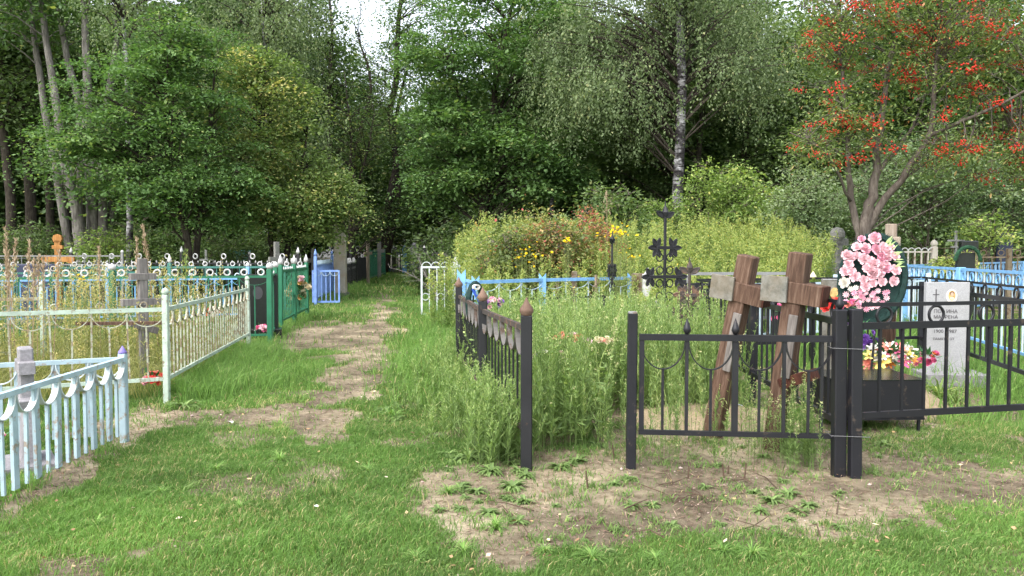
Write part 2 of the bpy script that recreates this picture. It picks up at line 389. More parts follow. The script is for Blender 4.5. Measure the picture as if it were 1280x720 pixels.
def groundmat():
    m = NT('soil_and_turf'); a = m.n('Attribute', attribute_name='bare')
    n = m.noise(1.1, 9, .68); n2 = m.noise(14, 8, .75); n3 = m.noise(60, 4, .7)
    soil = m.ramp(n.outputs[0], [(.34, (.12, .097, .068)), (.46, (.20, .168, .118)), (.56, (.31, .262, .18)), (.66, (.47, .41, .29))])
    deb = m.ramp(n2.outputs[0], [(.34, (.38, .32, .27)), (.5, (.95, .93, .9)), (.7, (1.12, 1.1, 1.08))])
    s2 = m.mix(1.0, soil.outputs[0], deb.outputs[0], 'MULTIPLY')
    turf = m.ramp(n2.outputs[0], [(.3, (.06, .07, .025)), (.5, (.10, .14, .03)), (.72, (.16, .19, .055))])
    g = m.n('Math', operation='MULTIPLY_ADD'); m.l(n3.outputs[0], g.inputs[0]); g.inputs[1].default_value = .5; g.inputs[2].default_value = -.25
    g2 = m.n('Math', operation='ADD'); m.l(a.outputs['Fac'], g2.inputs[0]); m.l(g.outputs[0], g2.inputs[1])
    f = m.ramp(g2.outputs[0], [(.3, (0, 0, 0)), (.58, (1, 1, 1))])
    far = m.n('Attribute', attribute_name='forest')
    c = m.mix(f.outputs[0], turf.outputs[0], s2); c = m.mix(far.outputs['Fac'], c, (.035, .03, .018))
    bsum = m.n('Math', operation='ADD'); m.l(n2.outputs[0], bsum.inputs[0]); m.l(n3.outputs[0], bsum.inputs[1])
    m.principled(c, .95, 0, .1, bsum.outputs[0], .8, .02); return m.m
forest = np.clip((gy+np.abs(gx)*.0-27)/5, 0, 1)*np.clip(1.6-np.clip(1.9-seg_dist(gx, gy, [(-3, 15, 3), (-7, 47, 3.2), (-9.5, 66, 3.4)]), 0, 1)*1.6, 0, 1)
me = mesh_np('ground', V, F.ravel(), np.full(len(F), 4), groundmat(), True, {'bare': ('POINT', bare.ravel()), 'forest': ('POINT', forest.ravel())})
g = obj('ground', me); g['kind'] = 'structure'
def H(x, y): return float(hgt(np.array([x], float), np.array([y], float))[0])

# ---------------------------------------------------------------- leaf / blade cards
def cards(P, D, Sd, L, W, mid=.45):
    # rhombus leaf with a base P, direction D, side Sd
    L = L[:, None]; W = W[:, None]
    v = np.stack([P, P+D*L*mid+Sd*W*.5, P+D*L, P+D*L*mid-Sd*W*.5], 1)
    n = len(P); f = np.arange(n*4); return v.reshape(-1, 3), f, np.full(n, 4)
def norm(a): return a/np.maximum(np.linalg.norm(a, axis=1, keepdims=True), 1e-9)
def blades(x, y, ln, wd, lean, az, z0=None):
    n = len(x); z = hgt(x, y) if z0 is None else z0
    P = np.stack([x, y, z], 1); d = np.stack([np.cos(az), np.sin(az), np.zeros(n)], 1); s = np.stack([-np.sin(az+1.2), np.cos(az+1.2), np.zeros(n)], 1)
    up = np.array([[0, 0, 1.]])
    l = ln[:, None]; le = lean[:, None]; w2 = wd[:, None]/2
    m = P+up*l*.55+d*l*le*.3; t = P+up*l*(1-le*.35)+d*l*le
    v = np.stack([P-s*w2, P+s*w2, m+s*w2*.8, m-s*w2*.8, t], 1).reshape(-1, 3)
    o = np.arange(n)[:, None]*5
    f = np.concatenate([o+np.array([[0, 1, 2, 3]]), o+np.array([[3, 2, 4]])], 1).ravel()
    return v, f, np.tile([4, 3], n)
def join(parts):
    vs, fs, ls, ts = [], [], [], []; o = 0
    for (v, f, l, t) in parts:
        vs.append(v); fs.append(f+o); ls.append(l); ts.append(t); o += len(v)
    return np.concatenate(vs), np.concatenate(fs), np.concatenate(ls), np.concatenate(ts)

def frustum(x, y, m=.35): return (np.abs(x) < .66*y+m)
# grass
def scatter_grass(n, x0, x1, y0, y1, hl, hh, wd, keep, clump=1.0):
    x = rng.uniform(x0, x1, n); y = rng.uniform(y0, y1, n)
    k = frustum(x, y) & keep(x, y); x, y = x[k], y[k]; n = len(x)
    cl = fbm(x*1.6, y*1.6, 88); big = np.clip((fbm(x*5, y*5, 13)-.52)*5, 0, 1)
    ln = rng.uniform(hl, hh, n)*(.55+.8*cl)*(1+big*.8*clump)
    az = rng.uniform(0, 6.283, n); lean = rng.uniform(.15, .95, n)
    v, f, l = blades(x, y, ln, rng.uniform(.7, 1.3, n)*wd, lean, az)
    patch = fbm(x*.9, y*.9, 66)
    tint = np.clip(.12+.75*(patch-.2)+rng.normal(0, .16, n), 0, .97); tint[rng.random(n) < .04+.14*np.clip((fbm(x*1.2, y*1.2, 123)-.5)*4, 0, 1)] = 1
    return v, f, l, np.repeat(tint, 2)
def keep_lawn(thr):
    def k(x, y):
        b = bareness(x, y); return (rng.random(len(x)) > np.clip((b-.15)*1.7, 0, .965)) 
    return k
parts = [scatter_grass(480000, -4.6, 5.2, 3.3, 7.6, .02, .055, .0048, keep_lawn(1)),
         scatter_grass(280000, -8, 8, 7.6, 14, .025, .065, .0075, keep_lawn(1)),
         scatter_grass(150000, -14, 12, 14, 28, .05, .12, .016, keep_lawn(1)),
         scatter_grass(60000, -22, 10, 28, 62, .08, .18, .04, lambda x, y: seg_dist(x, y, [(-4, 25, 2.8), (-8, 47, 3.4), (-9.5, 66, 3.6)]) < 1.6)]
v, f, l, t = join(parts)
# face attr: two faces per blade
go = obj('grass', mesh_np('grass', v, f, l, M['grass'], False, {'tint': ('FACE', t)})); tag(go, 'short green grass growing over the ground and along the path', 'grass', kind='stuff')
# longer rough grass: fence edges and verges
def verge(pts, n, wd, hl, hh, bw, mat='grass', sl=.5):
    xs, ys = [], []
    for (x0, y0), (x1, y1) in zip(pts[:-1], pts[1:]):
        k = max(1, int(n*math.hypot(x1-x0, y1-y0))); t = rng.random(k); a = rng.normal(0, wd, k)
        L = math.hypot(x1-x0, y1-y0); nx_, ny_ = -(y1-y0)/L, (x1-x0)/L
        xs.append(x0+(x1-x0)*t+nx_*a); ys.append(y0+(y1-y0)*t+ny_*a)
    x = np.concatenate(xs); y = np.concatenate(ys); c = fbm(x*3, y*3, 45) > .42; x, y = x[c], y[c]; k = len(x)
    v, f, l = blades(x, y, rng.uniform(hl, hh, k)*(.5+fbm(x*2, y*2, 46)), rng.uniform(.7, 1.3, k)*bw, rng.uniform(.1, .9, k), rng.uniform(0, 6.28, k))
    t = np.clip(rng.normal(sl, .2, k), 0, 1); return v, f, l, np.repeat(t, 2)
pv = [verge([(-3.5, 8.5), (-4.2, 13.0)], 2600, .28, .08, .32, .007), verge([(-3.45, 8.9), (-3.0, 10.8)], 2000, .35, .06, .22, .006), verge([(-4.3, 13.4), (-5.2, 20)], 500, .15, .08, .25, .01),
      verge([(-6.0, 25), (-8.6, 47)], 300, .3, .1, .4, .02), verge([(-1.5, 20), (-.9, 10.5), (-.35, 8.2)], 1500, .35, .1, .4, .009), verge([(-6.8, 6.8), (-3.75, 8.4)], 900, .2, .05, .2, .006),
      verge([(-5, 6), (-3.4, 6.7)], 400, .3, .05, .15, .006), verge([(-3.35, 4.2), (-3.25, 6.5)], 500, .06, .06, .16, .006), verge([(3.0, 12), (9, 17)], 1500, 1.2, .15, .5, .012), verge([(5.6, 7), (7, 14)], 1200, 1.0, .1, .4, .01)]
v, f, l, t = join(pv)
tag(obj('long_grass', mesh_np('long_grass', v, f, l, M['grass'], False, {'tint': ('FACE', t)})), 'longer unmown grass along the fence lines', 'grass', kind='stuff')
# dry litter on the bare soil
n = 60000; x = rng.uniform(-5, 6, n); y = rng.uniform(4, 12, n); k = frustum(x, y) & (bareness(x, y) > .35) & (fbm(x*2.2, y*2.2, 99) > .44); x, y = x[k], y[k]; n = len(x)
az = rng.uniform(0, 6.28, n); P = np.stack([x, y, hgt(x, y)+.006+rng.random(n)*.012], 1); D = np.stack([np.cos(az), np.sin(az), rng.normal(0, .12, n)], 1); Sd = np.stack([-np.sin(az), np.cos(az), rng.normal(0, .3, n)], 1)
v, f, l = cards(P, norm(D), norm(Sd), rng.uniform(.02, .11, n), rng.uniform(.002, .006, n))
M['litter'] = leafmat('dry_plant_litter', [(0, (.06, .04, .028)), (.6, (.13, .085, .055)), (1, (.33, .26, .16))], .05)
tag(obj('dead_plant_litter', mesh_np('dead_plant_litter', v, f, l, M['litter'], False, {'tint': ('FACE', rng.random(n))})), 'dry brown stalks and plant litter on the sandy soil', 'litter', kind='stuff')
n = 1500; x = rng.uniform(-6, 6, n); y = rng.uniform(3.6, 22, n); k = frustum(x, y); x, y = x[k], y[k]; n = len(x)
az = rng.uniform(0, 6.28, n); P = np.stack([x, y, hgt(x, y)+rng.uniform(.01, .05, n)], 1); D = np.stack([np.cos(az), np.sin(az), rng.normal(0, .25, n)], 1); Sd = np.stack([-np.sin(az), np.cos(az), rng.normal(0, .4, n)], 1)
v, f, l = cards(P, norm(D), norm(Sd), rng.uniform(.015, .05, n), rng.uniform(.012, .028, n))
M['fallen'] = leafmat('fallen_leaves', [(0, (.10, .06, .03)), (.5, (.26, .17, .07)), (.8, (.42, .33, .12)), (1, (.5, .45, .33))], .1)
tag(obj('fallen_leaves', mesh_np('fallen_leaves', v, f, l, M['fallen'], False, {'tint': ('FACE', rng.random(n))})), 'scattered small dry yellow and brown fallen leaves', 'fallen leaves', kind='stuff')
mbp = []; n = 9000; x = rng.uniform(-4.5, 5, n); y = rng.uniform(3.8, 10, n); k = frustum(x, y) & (bareness(x, y) > .4); x, y = x[k], y[k]; n = len(x); q = rng.uniform(.002, .009, n)*np.where(rng.random(n) < .04, 2.2, 1)
ce = np.stack([x, y, hgt(x, y)+q*.3], 1); off = np.array([[1, 0, 0], [-1, 0, 0], [0, 1, 0], [0, -1, 0], [0, 0, .7], [0, 0, -.7]], float)
vv = (ce[:, None, :]+off[None]*q[:, None, None]*rng.uniform(.6, 1.4, (n, 6, 1))).reshape(-1, 3); tri = np.array([[0, 2, 4], [2, 1, 4], [1, 3, 4], [3, 0, 4], [2, 0, 5], [1, 2, 5], [3, 1, 5], [0, 3, 5]]).ravel()
ff = (np.arange(n)[:, None]*6+tri[None]).ravel()
M['crumb'] = leafmat('soil_crumbs', [(0, (.07, .055, .04)), (.6, (.17, .14, .10)), (1, (.34, .30, .24))], .02, .95)
tag(obj('soil_crumbs', mesh_np('soil_crumbs', vv, ff, np.full(n*8, 3), M['crumb'], False, {'tint': ('FACE', np.repeat(rng.random(n), 8))})), 'small crumbs of soil and grit on the bare ground', 'grit', kind='stuff')
# ragged low ground cover on the bare soil
n = 9000; cx = rng.uniform(-4, 6, n//6); cy = rng.uniform(4.2, 12, n//6); ci = rng.integers(0, len(cx), n*3)
x = cx[ci]+rng.normal(0, .035, n*3); y = cy[ci]+rng.normal(0, .035, n*3)
k = frustum(x, y) & (bareness(x, y) > .3) & (fbm(cx[ci]*1.3, cy[ci]*1.3, 71) > .5); x, y = x[k], y[k]; ci = ci[k]; n = len(x)
v, f, l = blades(x, y, rng.uniform(.025, .08, n), rng.uniform(.006, .012, n), rng.uniform(.5, 1.3, n), rng.uniform(0, 6.28, n))
tag(obj('ground_cover', mesh_np('ground_cover', v, f, l, M['weed'], False, {'tint': ('FACE', np.repeat(np.clip(rng.normal(.35, .2, n), 0, .9), 2))})), 'sparse low green seedlings on the sandy ground', 'ground cover', kind='stuff')

# ---------------------------------------------------------------- stalky weeds
def stalks(x, y, h, leaf_l, leaf_w, per, bend=.12, up=(.2, .9), top=0, toprange=.25, topw=.012, tint=(.45, .2), toptint=.95, stemw=.006, z=None, droop=0.0, branch=.0, toplen=.02):
    n = len(x); z = hgt(x, y) if z is None else z
    az = rng.uniform(0, 6.28, n); bx = np.cos(az)*bend*h*rng.random(n); by = np.sin(az)*bend*h*rng.random(n)
    base = np.stack([x, y, z-.01], 1)
    def at(t): 
        return np.stack([x+bx*t*t, y+by*t*t, z+h*t*(1-.03*t)], 1)
    out = []
    for sgn in (0, 1.57):
        a = rng.uniform(0, 3.14, n)+sgn; s = np.stack([np.cos(a), np.sin(a), np.zeros(n)], 1)*(stemw/2)
        p0, p1, p2 = base, at(.5), at(.97)
        v = np.stack([p0-s, p0+s, p1+s*.8, p1-s*.8, p2+s*.4, p2-s*.4], 1).reshape(-1, 3); o = np.arange(n)[:, None]*6
        f = np.concatenate([o+np.array([[0, 1, 2, 3]]), o+np.array([[3, 2, 4, 5]])], 1).ravel()
        out.append((v, f, np.full(2*n, 4), np.repeat(np.clip(rng.normal(.25, .1, n), 0, 1), 2)))
    i = np.repeat(np.arange(n), per); m = len(i)
    t = rng.uniform(.06, .98, m)**.85; c = np.stack([x[i]+bx[i]*t*t, y[i]+by[i]*t*t, z[i]+h[i]*t*(1-.03*t)], 1)
    a = rng.uniform(0, 6.28, m); e = rng.uniform(up[0], up[1], m); D = np.stack([np.cos(a)*np.cos(e), np.sin(a)*np.cos(e), np.sin(e)], 1)
    Sd = norm(np.stack([-np.sin(a), np.cos(a), rng.normal(0, .4, m)], 1))
    ll = leaf_l*rng.uniform(.6, 1.2, m)*(1.25-.85*t)
    v, f, l = cards(c, D, Sd, ll, np.full(m, leaf_w)*rng.uniform(.7, 1.3, m))
    st = rng.normal(0, .12, n)[i]
    out.append((v, f, l, np.clip(rng.normal(tint[0], tint[1], m)+st+(t-.5)*.25, 0, .9)))
    if top:
        i = np.repeat(np.arange(n), top); m = len(i); t = 1-toprange*rng.random(m)**1.1
        rad = (1.05-t)/toprange*.5*topw*8; a = rng.uniform(0, 6.28, m); rr = rad*rng.random(m)
        c = np.stack([x[i]+bx[i]*t*t+np.cos(a)*rr, y[i]+by[i]*t*t+np.sin(a)*rr, z[i]+h[i]*t+rng.normal(0, .01, m)], 1)
        D = norm(rng.normal(0, 1, (m, 3))+np.array([[0, 0, .6]])); Sd = norm(np.cross(D, rng.normal(0, 1, (m, 3))))
        v, f, l = cards(c, D, Sd, rng.uniform(.6, 1.4, m)*toplen, np.full(m, topw))
        out.append((v, f, l, np.clip(rng.normal(toptint, .07, m), 0, 1)))
    return join(out)
def in_poly_pts(poly, n, dens=None):
    xs = [p[0] for p in poly]; ys = [p[1] for p in poly]
    x = rng.uniform(min(xs), max(xs), n); y = rng.uniform(min(ys), max(ys), n); k = inpoly(x, y, poly)
    if dens is not None: k &= rng.random(n) < dens(x, y)
    return x[k], y[k]
# dense weeds in the front plot
def dj(x, y):
    d = .9*np.clip((y-5.95-.5*(fbm(x*3, y*3, 61)-.3))/.3, 0, 1)*np.clip((1.85-x+(y-6)*.35)/.6, .2, 1)
    d = d*np.where((x > .82) & (y < 8.0), np.where((x > 1.3) & (y > 6.5), .2, .05), 1)
    return d*np.clip((fbm(x*2.4, y*2.4, 8)-.30)*5, .12, 1)
x, y = in_poly_pts([(.12, 5.98), (2.35, 5.8), (2.4, 10.6), (-.70, 10.4)], 4300, dj)
hh = rng.uniform(.38, 1.3, len(x))*(.65+.7*fbm(x*2, y*2, 4))*np.clip(.88+.10*(y-5.9), .8, 1.2)
hh = np.where((x > .75) & (y < 7.2), hh*.6, hh); hh = np.minimum(hh, (1.6-.046*y)*rng.uniform(.8, 1.06, len(x)))
W1 = stalks(x, y, hh, .095, .0075, 74, top=22, toprange=.34, topw=.007, toplen=.014, toptint=.78, up=(.45, 1.3))
x = np.concatenate([rng.normal(-.30, .14, 90), rng.normal(-.1, .12, 70), rng.normal(-.72, .2, 130)]); y = np.concatenate([rng.normal(6.9, .42, 90), rng.normal(6.15, .16, 70), rng.normal(9.0, 1.0, 130)])
hh = np.concatenate([rng.uniform(.3, .75, 90), rng.uniform(.35, .72, 70), rng.uniform(.2, .65, 130)])
W2 = stalks(x, y, hh, .085, .0085, 80, bend=.35, top=22, toprange=.34, topw=.007, toplen=.014, toptint=.8, up=(.4, 1.3))
x = rng.uniform(.72, 2.3, 70); y = rng.uniform(5.8, 6.7, 70); W3 = stalks(x, y, rng.uniform(.15, .55, 70), .05, .005, 45, bend=.2, top=8, topw=.006, tint=(.35, .15), stemw=.004)
x = np.minimum(rng.normal(2.12, .14, 60), 2.2); y = rng.normal(6.0, .22, 60); W4 = stalks(x, y, rng.uniform(.35, .72, 60), .05, .005, 95, bend=.15, top=12, topw=.006, tint=(.35, .15), stemw=.004)
x, y = in_poly_pts([(.15, 6.1), (2.35, 5.8), (2.4, 10.6), (-.70, 10.4)], 420, dj)
W5 = stalks(x, y, rng.uniform(.5, 1.25, len(x)), .06, .006, 22, top=26, toprange=.3, topw=.009, toplen=.02, toptint=.97, up=(.2, 1.2), tint=(.95, .04), bend=.4)
x, y = in_poly_pts([(.15, 6.1), (.9, 6.1), (2.4, 10.6), (-.70, 10.4)], 420, dj)
W6 = stalks(x, y, rng.uniform(.3, .95, len(x)), .13, .026, 30, top=6, toprange=.1, up=(-.1, .7), tint=(.45, .15), bend=.35)
W5 = (W5[0], W5[1], W5[2], np.clip(W5[3], .86, 1))
v, f, l, t = join([W1, W2, W3, W4, W5, W6])
tag(obj('tall_weeds', mesh_np('tall_weeds', v, f, l, M['weed'], False, {'tint': ('FACE', t)})), 'dense tall pale green weeds filling the black fenced front plot', 'weeds', kind='stuff')
print('weeds', len(l))
# olive weeds in the mint fenced plot
x, y = in_poly_pts([(-9.5, 6.6), (-3.85, 8.75), (-4.5, 13.0), (-11, 12.5)], 2300, lambda x, y: np.clip((fbm(x*1.4, y*1.4, 18)-.30)*4, .2, 1)*np.clip((y-7.6)/1.5, .25, 1))
W = stalks(x, y, rng.uniform(.6, 1.45, len(x))*np.clip(.5+(y-7)*.15, .45, 1.05), .12, .009, 46, top=26, toprange=.22, topw=.014, toplen=.026, toptint=.85, bend=.2)
x, y = in_poly_pts([(-9.5, 6.6), (-3.85, 8.75), (-4.5, 13.0), (-11, 12.5)], 26000)
vb, fb, lb = blades(x, y, rng.uniform(.15, .6, len(x)), rng.uniform(.006, .011, len(x)), rng.uniform(.2, 1.1, len(x)), rng.uniform(0, 6.28, len(x)))
v, f, l, t = join([W, (vb, fb, lb, np.repeat(np.clip(rng.normal(.45, .22, len(x)), 0, 1), 2))])
tag(obj('olive_weeds', mesh_np('olive_weeds', v, f, l, M['olive'], False, {'tint': ('FACE', t)})), 'olive green weeds and rough grass behind the mint fence', 'weeds', kind='stuff')
# goldenrod thicket
pg = [(-1.6, 15.4), (.3, 13.6), (4.2, 14.2), (7.2, 17.5), (7.6, 21.5), (-.8, 21.5)]
x, y = in_poly_pts(pg, 3600, lambda x, y: np.clip((fbm(x*.9, y*.9, 28)-.26)*5, .3, 1))
hh = (.85+.135*(y-13.5))*rng.uniform(.82, 1.12, len(x)); hh = np.minimum(hh*1.3, 2.75)*np.clip(.7+(y-14)*.09, .7, 1)
W = stalks(x, y, hh, .15, .020, 60, top=30, toprange=.16, topw=.024, toplen=.05, toptint=.80, bend=.12, tint=(.5, .2), stemw=.01)
v, f, l, t = W
tag(obj('goldenrod', mesh_np('goldenrod', v, f, l, M['golden'], False, {'tint': ('FACE', t)})), 'tall yellow green goldenrod thicket behind the blue rail fence', 'goldenrod', kind='stuff')
# lower verge in front of it
x, y = in_poly_pts([(-1.0, 10.9), (2.9, 11.2), (5.2, 14.4), (-.9, 15)], 1300, lambda x, y: np.clip((fbm(x*1.5, y*1.5, 29)-.3)*5, .2, 1))
W = stalks(x, y, np.minimum(rng.uniform(.4, 1.0, len(x)), (1.6-.053*y)*rng.uniform(.8, 1.05, len(x))), .11, .012, 50, top=20, toprange=.22, topw=.012, toptint=.8, bend=.2)
v, f, l, t = W
tag(obj('mixed_weeds', mesh_np('mixed_weeds', v, f, l, M['golden'], False, {'tint': ('FACE', np.clip(t*.82, 0, 1))})), 'mid height green weeds between the iron rail and the blue fence', 'weeds', kind='stuff')

# ---------------------------------------------------------------- trees
def wood_mesh(name, stems, limbs, mat, n=7):
    mb = MB()
    for s in stems: mb.tube([p[:3] for p in s], [p[3] for p in s], n)
    for s in limbs: mb.tube([p[:3] for p in s], [p[3] for p in s], 4, cap=False)
    return mb.mesh(name, mat, True)
def smooth_stem(pts, seed=0, sub=4, wob=.05):
    r = random.Random(seed); out = []
    P = [pts[0]]+pts+[pts[-1]]
    for i in range(1, len(P)-2):
        for k in range(sub):
            t = k/sub; p0, p1, p2, p3 = P[i-1], P[i], P[i+1], P[i+2]; q = []
            for c in range(4):
                q.append(.5*((2*p1[c])+(-p0[c]+p2[c])*t+(2*p0[c]-5*p1[c]+4*p2[c]-p3[c])*t*t+(-p0[c]+3*p1[c]-3*p2[c]+p3[c])*t**3))
            q[0] += r.uniform(-wob, wob)*.5; q[1] += r.uniform(-wob, wob)*.5; q[3] = max(.01, q[3]); out.append(tuple(q))
    out.append(tuple(pts[-1])); return out
def crown(seed, envs, stems, nper, size, aspect=.6, spread=.5, flat=.4, kind='spray', limb_r=.035, shell=2.0, gap=.0, tintc=.5, minz=0, strand=1.3, tw=.12):
    rg = np.random.default_rng(seed); rr = random.Random(seed)
    C = []
    for (cx, cy, cz, rx, ry, rz, n) in envs:
        d = norm(rg.normal(0, 1, (n, 3))); u = rg.random(n)**(1/shell); wob = 1+.22*(fbm(d[:, 0]*2+seed, d[:, 2]*2+d[:, 1], seed)-.5)*2
        p = d*(u*wob)[:, None]*np.array([[rx, ry, rz]])+np.array([[cx, cy, cz]])
        C.append(p)
    C = np.concatenate(C); C = C[C[:, 2] > minz]
    allp = [p for s in stems for p in s]
    limbs = []; limbs_tw = []
    for c in C:
        best = None; bd = 1e9
        for p in allp:
            dxy = math.hypot(p[0]-c[0], p[1]-c[1]); dz = c[2]-p[2]
            cost = dxy+abs(dz-dxy*.55)*.9
            if cost < bd: bd = cost; best = p
        a = Vector(best[:3]); b = Vector(c); L = (b-a).length; r0 = min(best[3]*.7, limb_r*(.5+.22*L))
        path = []
        for k in range(5):
            t = k/4; q = a.lerp(b, t)+Vector((rr.uniform(-1, 1), rr.uniform(-1, 1), rr.uniform(-.6, .6)))*L*.05*(0 if k in (0,) else 1); q.z += math.sin(t*math.pi)*L*(.10 if kind != 'droop' else .16)
            path.append((*q, r0*(1-.8*t)+.004))
        limbs.append(path)
    for c in C:
        for _ in range(3 if kind == 'spray' else 0):
            d = Vector((rr.gauss(0, 1), rr.gauss(0, 1), rr.uniform(-.1, .7))).normalized()*spread*rr.uniform(.8, 1.7); o_ = Vector(c)
            limbs_tw.append([(*o_, .010), (*(o_+d*.5+Vector((0, 0, .06))), .007), (*(o_+d), .003)])
    nC = len(C); i = np.repeat(np.arange(nC), nper); m = len(i)
    sc = rg.uniform(.65, 1.3, nC)[i]
    if kind == 'spray':
        off = rg.normal(0, 1, (m, 3))*np.array([[spread, spread, spread*flat]])*sc[:, None]
        P = C[i]+off; P[:, 2] -= (off[:, 0]**2+off[:, 1]**2)*.28/spread*.6
        a = rg.uniform(0, 6.28, m); e = rg.normal(-.25, .35, m)
        D = norm(np.stack([np.cos(a)*np.cos(e), np.sin(a)*np.cos(e), np.sin(e)], 1)*.7+norm(off)*.5)
        Sd = norm(np.cross(D, np.stack([rg.normal(0, .45, m), rg.normal(0, .45, m), np.ones(m)], 1)))
    elif kind == 'droop':
        ns = max(1, nper//16); s = rg.integers(0, ns, m); so = rg.normal(0, spread, (nC, ns, 3))*np.array([1, 1, .5]); t = rg.random(m)
        so = so[i, s]; ln = (rg.uniform(.5, 1.2, (nC, ns))*strand)[i, s]
        P = C[i]+so; P[:, 2] -= t*ln; P[:, 0] += so[:, 0]*t*.25+rg.normal(0, .05, m); P[:, 1] += so[:, 1]*t*.25+rg.normal(0, .05, m)
        a = rg.uniform(0, 6.28, m); D = norm(np.stack([np.cos(a)*.6, np.sin(a)*.6, -np.ones(m)*.8], 1)); Sd = norm(np.cross(D, rg.normal(0, 1, (m, 3))))
    Lf = size*rg.uniform(.5, 1.3, m)*rg.uniform(.75, 1.3, nC)[i]
    v, f, l = cards(P, D, Sd, Lf, Lf*aspect)
    ct = rg.normal(0, .14, nC)[i]
    t = np.clip(tintc+ct+rg.normal(0, tw, m), 0, .97); t[rg.random(m) < .02] = 1
    return (v, f, l, t), limbs+limbs_tw
def make_tree(name, label, cat, loc, stems, envs, nper, size, lm, wm, group=None, seed=1, limb_extra=None, leaves2=None, **kw):
    t = thing(name, label, cat, (loc[0], loc[1], H(*loc)-.03), 0, group)
    st = [smooth_stem(s, seed+i) for i, s in enumerate(stems)]
    cr, limbs = crown(seed, envs, st, nper, size, **kw)
    if wm == 'birch':
        obj('trunk', wood_mesh('trunk', st, [], M[wm], 9), t); obj('limbs', wood_mesh('limbs', [], limbs, M['bark']), t)
    else: obj('trunk', wood_mesh('trunk', st, limbs+(limb_extra or []), M[wm]), t)
    v, f, l, tt = cr
    obj('crown', mesh_np('crown', v, f, l, M[lm], False, {'tint': ('FACE', tt)}), t)
    return t
def copy_tree(o, loc, rz, sc, label=None):
    c = o.copy(); COL.objects.link(c); c.location = (loc[0], loc[1], -.05); c.rotation_euler = (0, 0, rz); c.scale = (sc,)*3 if not hasattr(sc, '__len__') else sc
    if label: c['label'] = label
    for ch in o.children:
        d = ch.copy(); COL.objects.link(d); d.parent = c
    return c
# background forest prototypes
GB = 'tall dark forest trees closing the view behind the graves'
protos = []
for k in range(4):
    hgt_ = [17, 19, 16, 20][k]; rr = [3.8, 3.4, 4.2, 3.6][k]
    protos.append(make_tree('forest_tree', 'tall dark leafy tree in the solid forest wall behind the graves', 'tree', (-30+k*17.0, 52),
        [[(0, 0, 0, .24), (.2, .1, 5, .19), (-.1, .2, 10, .13), (.1, 0, hgt_-1, .04)]],
        [(0, 0, hgt_*.62, rr, rr, hgt_*.36, 150), (0, 0, 4.5, rr*.95, rr*.95, 2.6, 40)], 120, .30, ['l_dark', 'l_mid', 'l_dark', 'l_mid'][k], 'bark', GB, seed=100+k, spread=.75, flat=.5, shell=2.6, tintc=.42))
spots = []
for row, (yy, n, x0, x1) in enumerate([(40, 12, -33, 33), (47, 13, -38, 40), (56, 14, -45, 48), (66, 14, -52, 56), (74, 20, -52, 40), (84, 26, -52, 40)]):
    for i in range(n):
        x = x0+(x1-x0)*(i+.5*(row % 2))/(n-1)+rng.uniform(-1.2, 1.2); yv = yy+rng.uniform(-2, 2)
        px = 640+1000*x/yv
        if yv < 62 and abs(px-485) < 40+4600/yv: continue
        spots.append((x, yv))
for i, (x, y) in enumerate(spots):
    s = rng.uniform(.85, 1.15)
    px = 640+1000*x/y
    if 405 < px < 560: s *= .6 if y < 62 else .98
    copy_tree(protos[i % 4], (x, y), rng.uniform(0, 6.28), (s, s, s*rng.uniform(.9, 1.1)))
# understory shrubs between the trunks
GU = 'dark undergrowth shrubs beneath the forest trees'
us = None
for i in range(36):
    yv = rng.uniform(34, 46); x = rng.uniform(-.72, .74)*yv; px = 640+1000*x/yv
    if 385 < px < 600: continue
    if us is None:
        us = make_tree('undergrowth_shrub', 'dark green shrub under the tall forest trees', 'shrub', (x, yv), [[(0, 0, 0, .04), (.1, 0, 1, .03), (0, .1, 2, .015)], [(0, 0, 0, .04), (-.5, .1, 1, .03), (-.8, .1, 2.0, .015)]],
            [(0, 0, 1.4, 2.0, 1.8, 1.3, 60)], 130, .17, 'l_dark', 'bark', GU, seed=55, spread=.45, flat=.5, minz=.1, tintc=.5)
    else:
        copy_tree(us, (x, yv), rng.uniform(0, 6.28), rng.uniform(.8, 1.5))
def X(px, Y): return (px-640)/1000.0*Y
def Z(py, Y): return 1.6+(316-py)/1000.0*Y
def rel(px0, Y0, lst):   # list of (px, py, dY, r) -> local stem points
    return [(X(px, Y0+dy)-X(px0, Y0), dy, Z(py, Y0+dy), r) for (px, py, dy, r) in lst]
# pale grey multi stemmed tree
Y0 = 29
make_tree('multi_stemmed_tree', 'pale grey leaning multi stemmed trees with bare lower trunks at the forest edge', 'tree', (X(108, Y0), Y0),
    [rel(108, Y0, [(108, 362, 0, .26), (98, 265, 0, .21), (82, 190, 0, .17), (72, 100, .3, .13), (58, 0, .5, .1), (45, -80, 1, .05)]),
     rel(108, Y0, [(116, 362, .3, .24), (117, 250, .5, .2), (114, 150, .4, .17), (114, 60, .3, .13), (110, -80, .2, .07)]),
     rel(108, Y0, [(104, 362, .6, .16), (104, 260, .8, .14), (104, 140, 1, .13), (92, 80, 1, .12), (80, 0, 1, .09), (76, -60, 1, .05)]),
     rel(108, Y0, [(122, 362, .4, .2), (130, 270, .6, .17), (128, 210, .6, .12), (140, 120, .9, .11), (157, 20, 1, .09), (160, -80, 1, .05)]),
     rel(108, Y0, [(97, 362, 1.2, .17), (66, 170, 1.2, .13), (52, 60, 1.4, .11), (38, -40, 1.4, .07)]),
     rel(108, Y0, [(128, 362, .8, .14), (142, 240, 1, .11), (140, 150, 1, .08), (150, 70, 1, .06), (154, -30, 1, .04)])],
    [(-1.3, .6, 11.2, 4.2, 2.2, 2.2, 60), (.4, .6, 4.6, 2.6, 1.8, 1.0, 28)], 110, .17, 'l_mid', 'barkgrey', seed=5, spread=.6, tintc=.5)
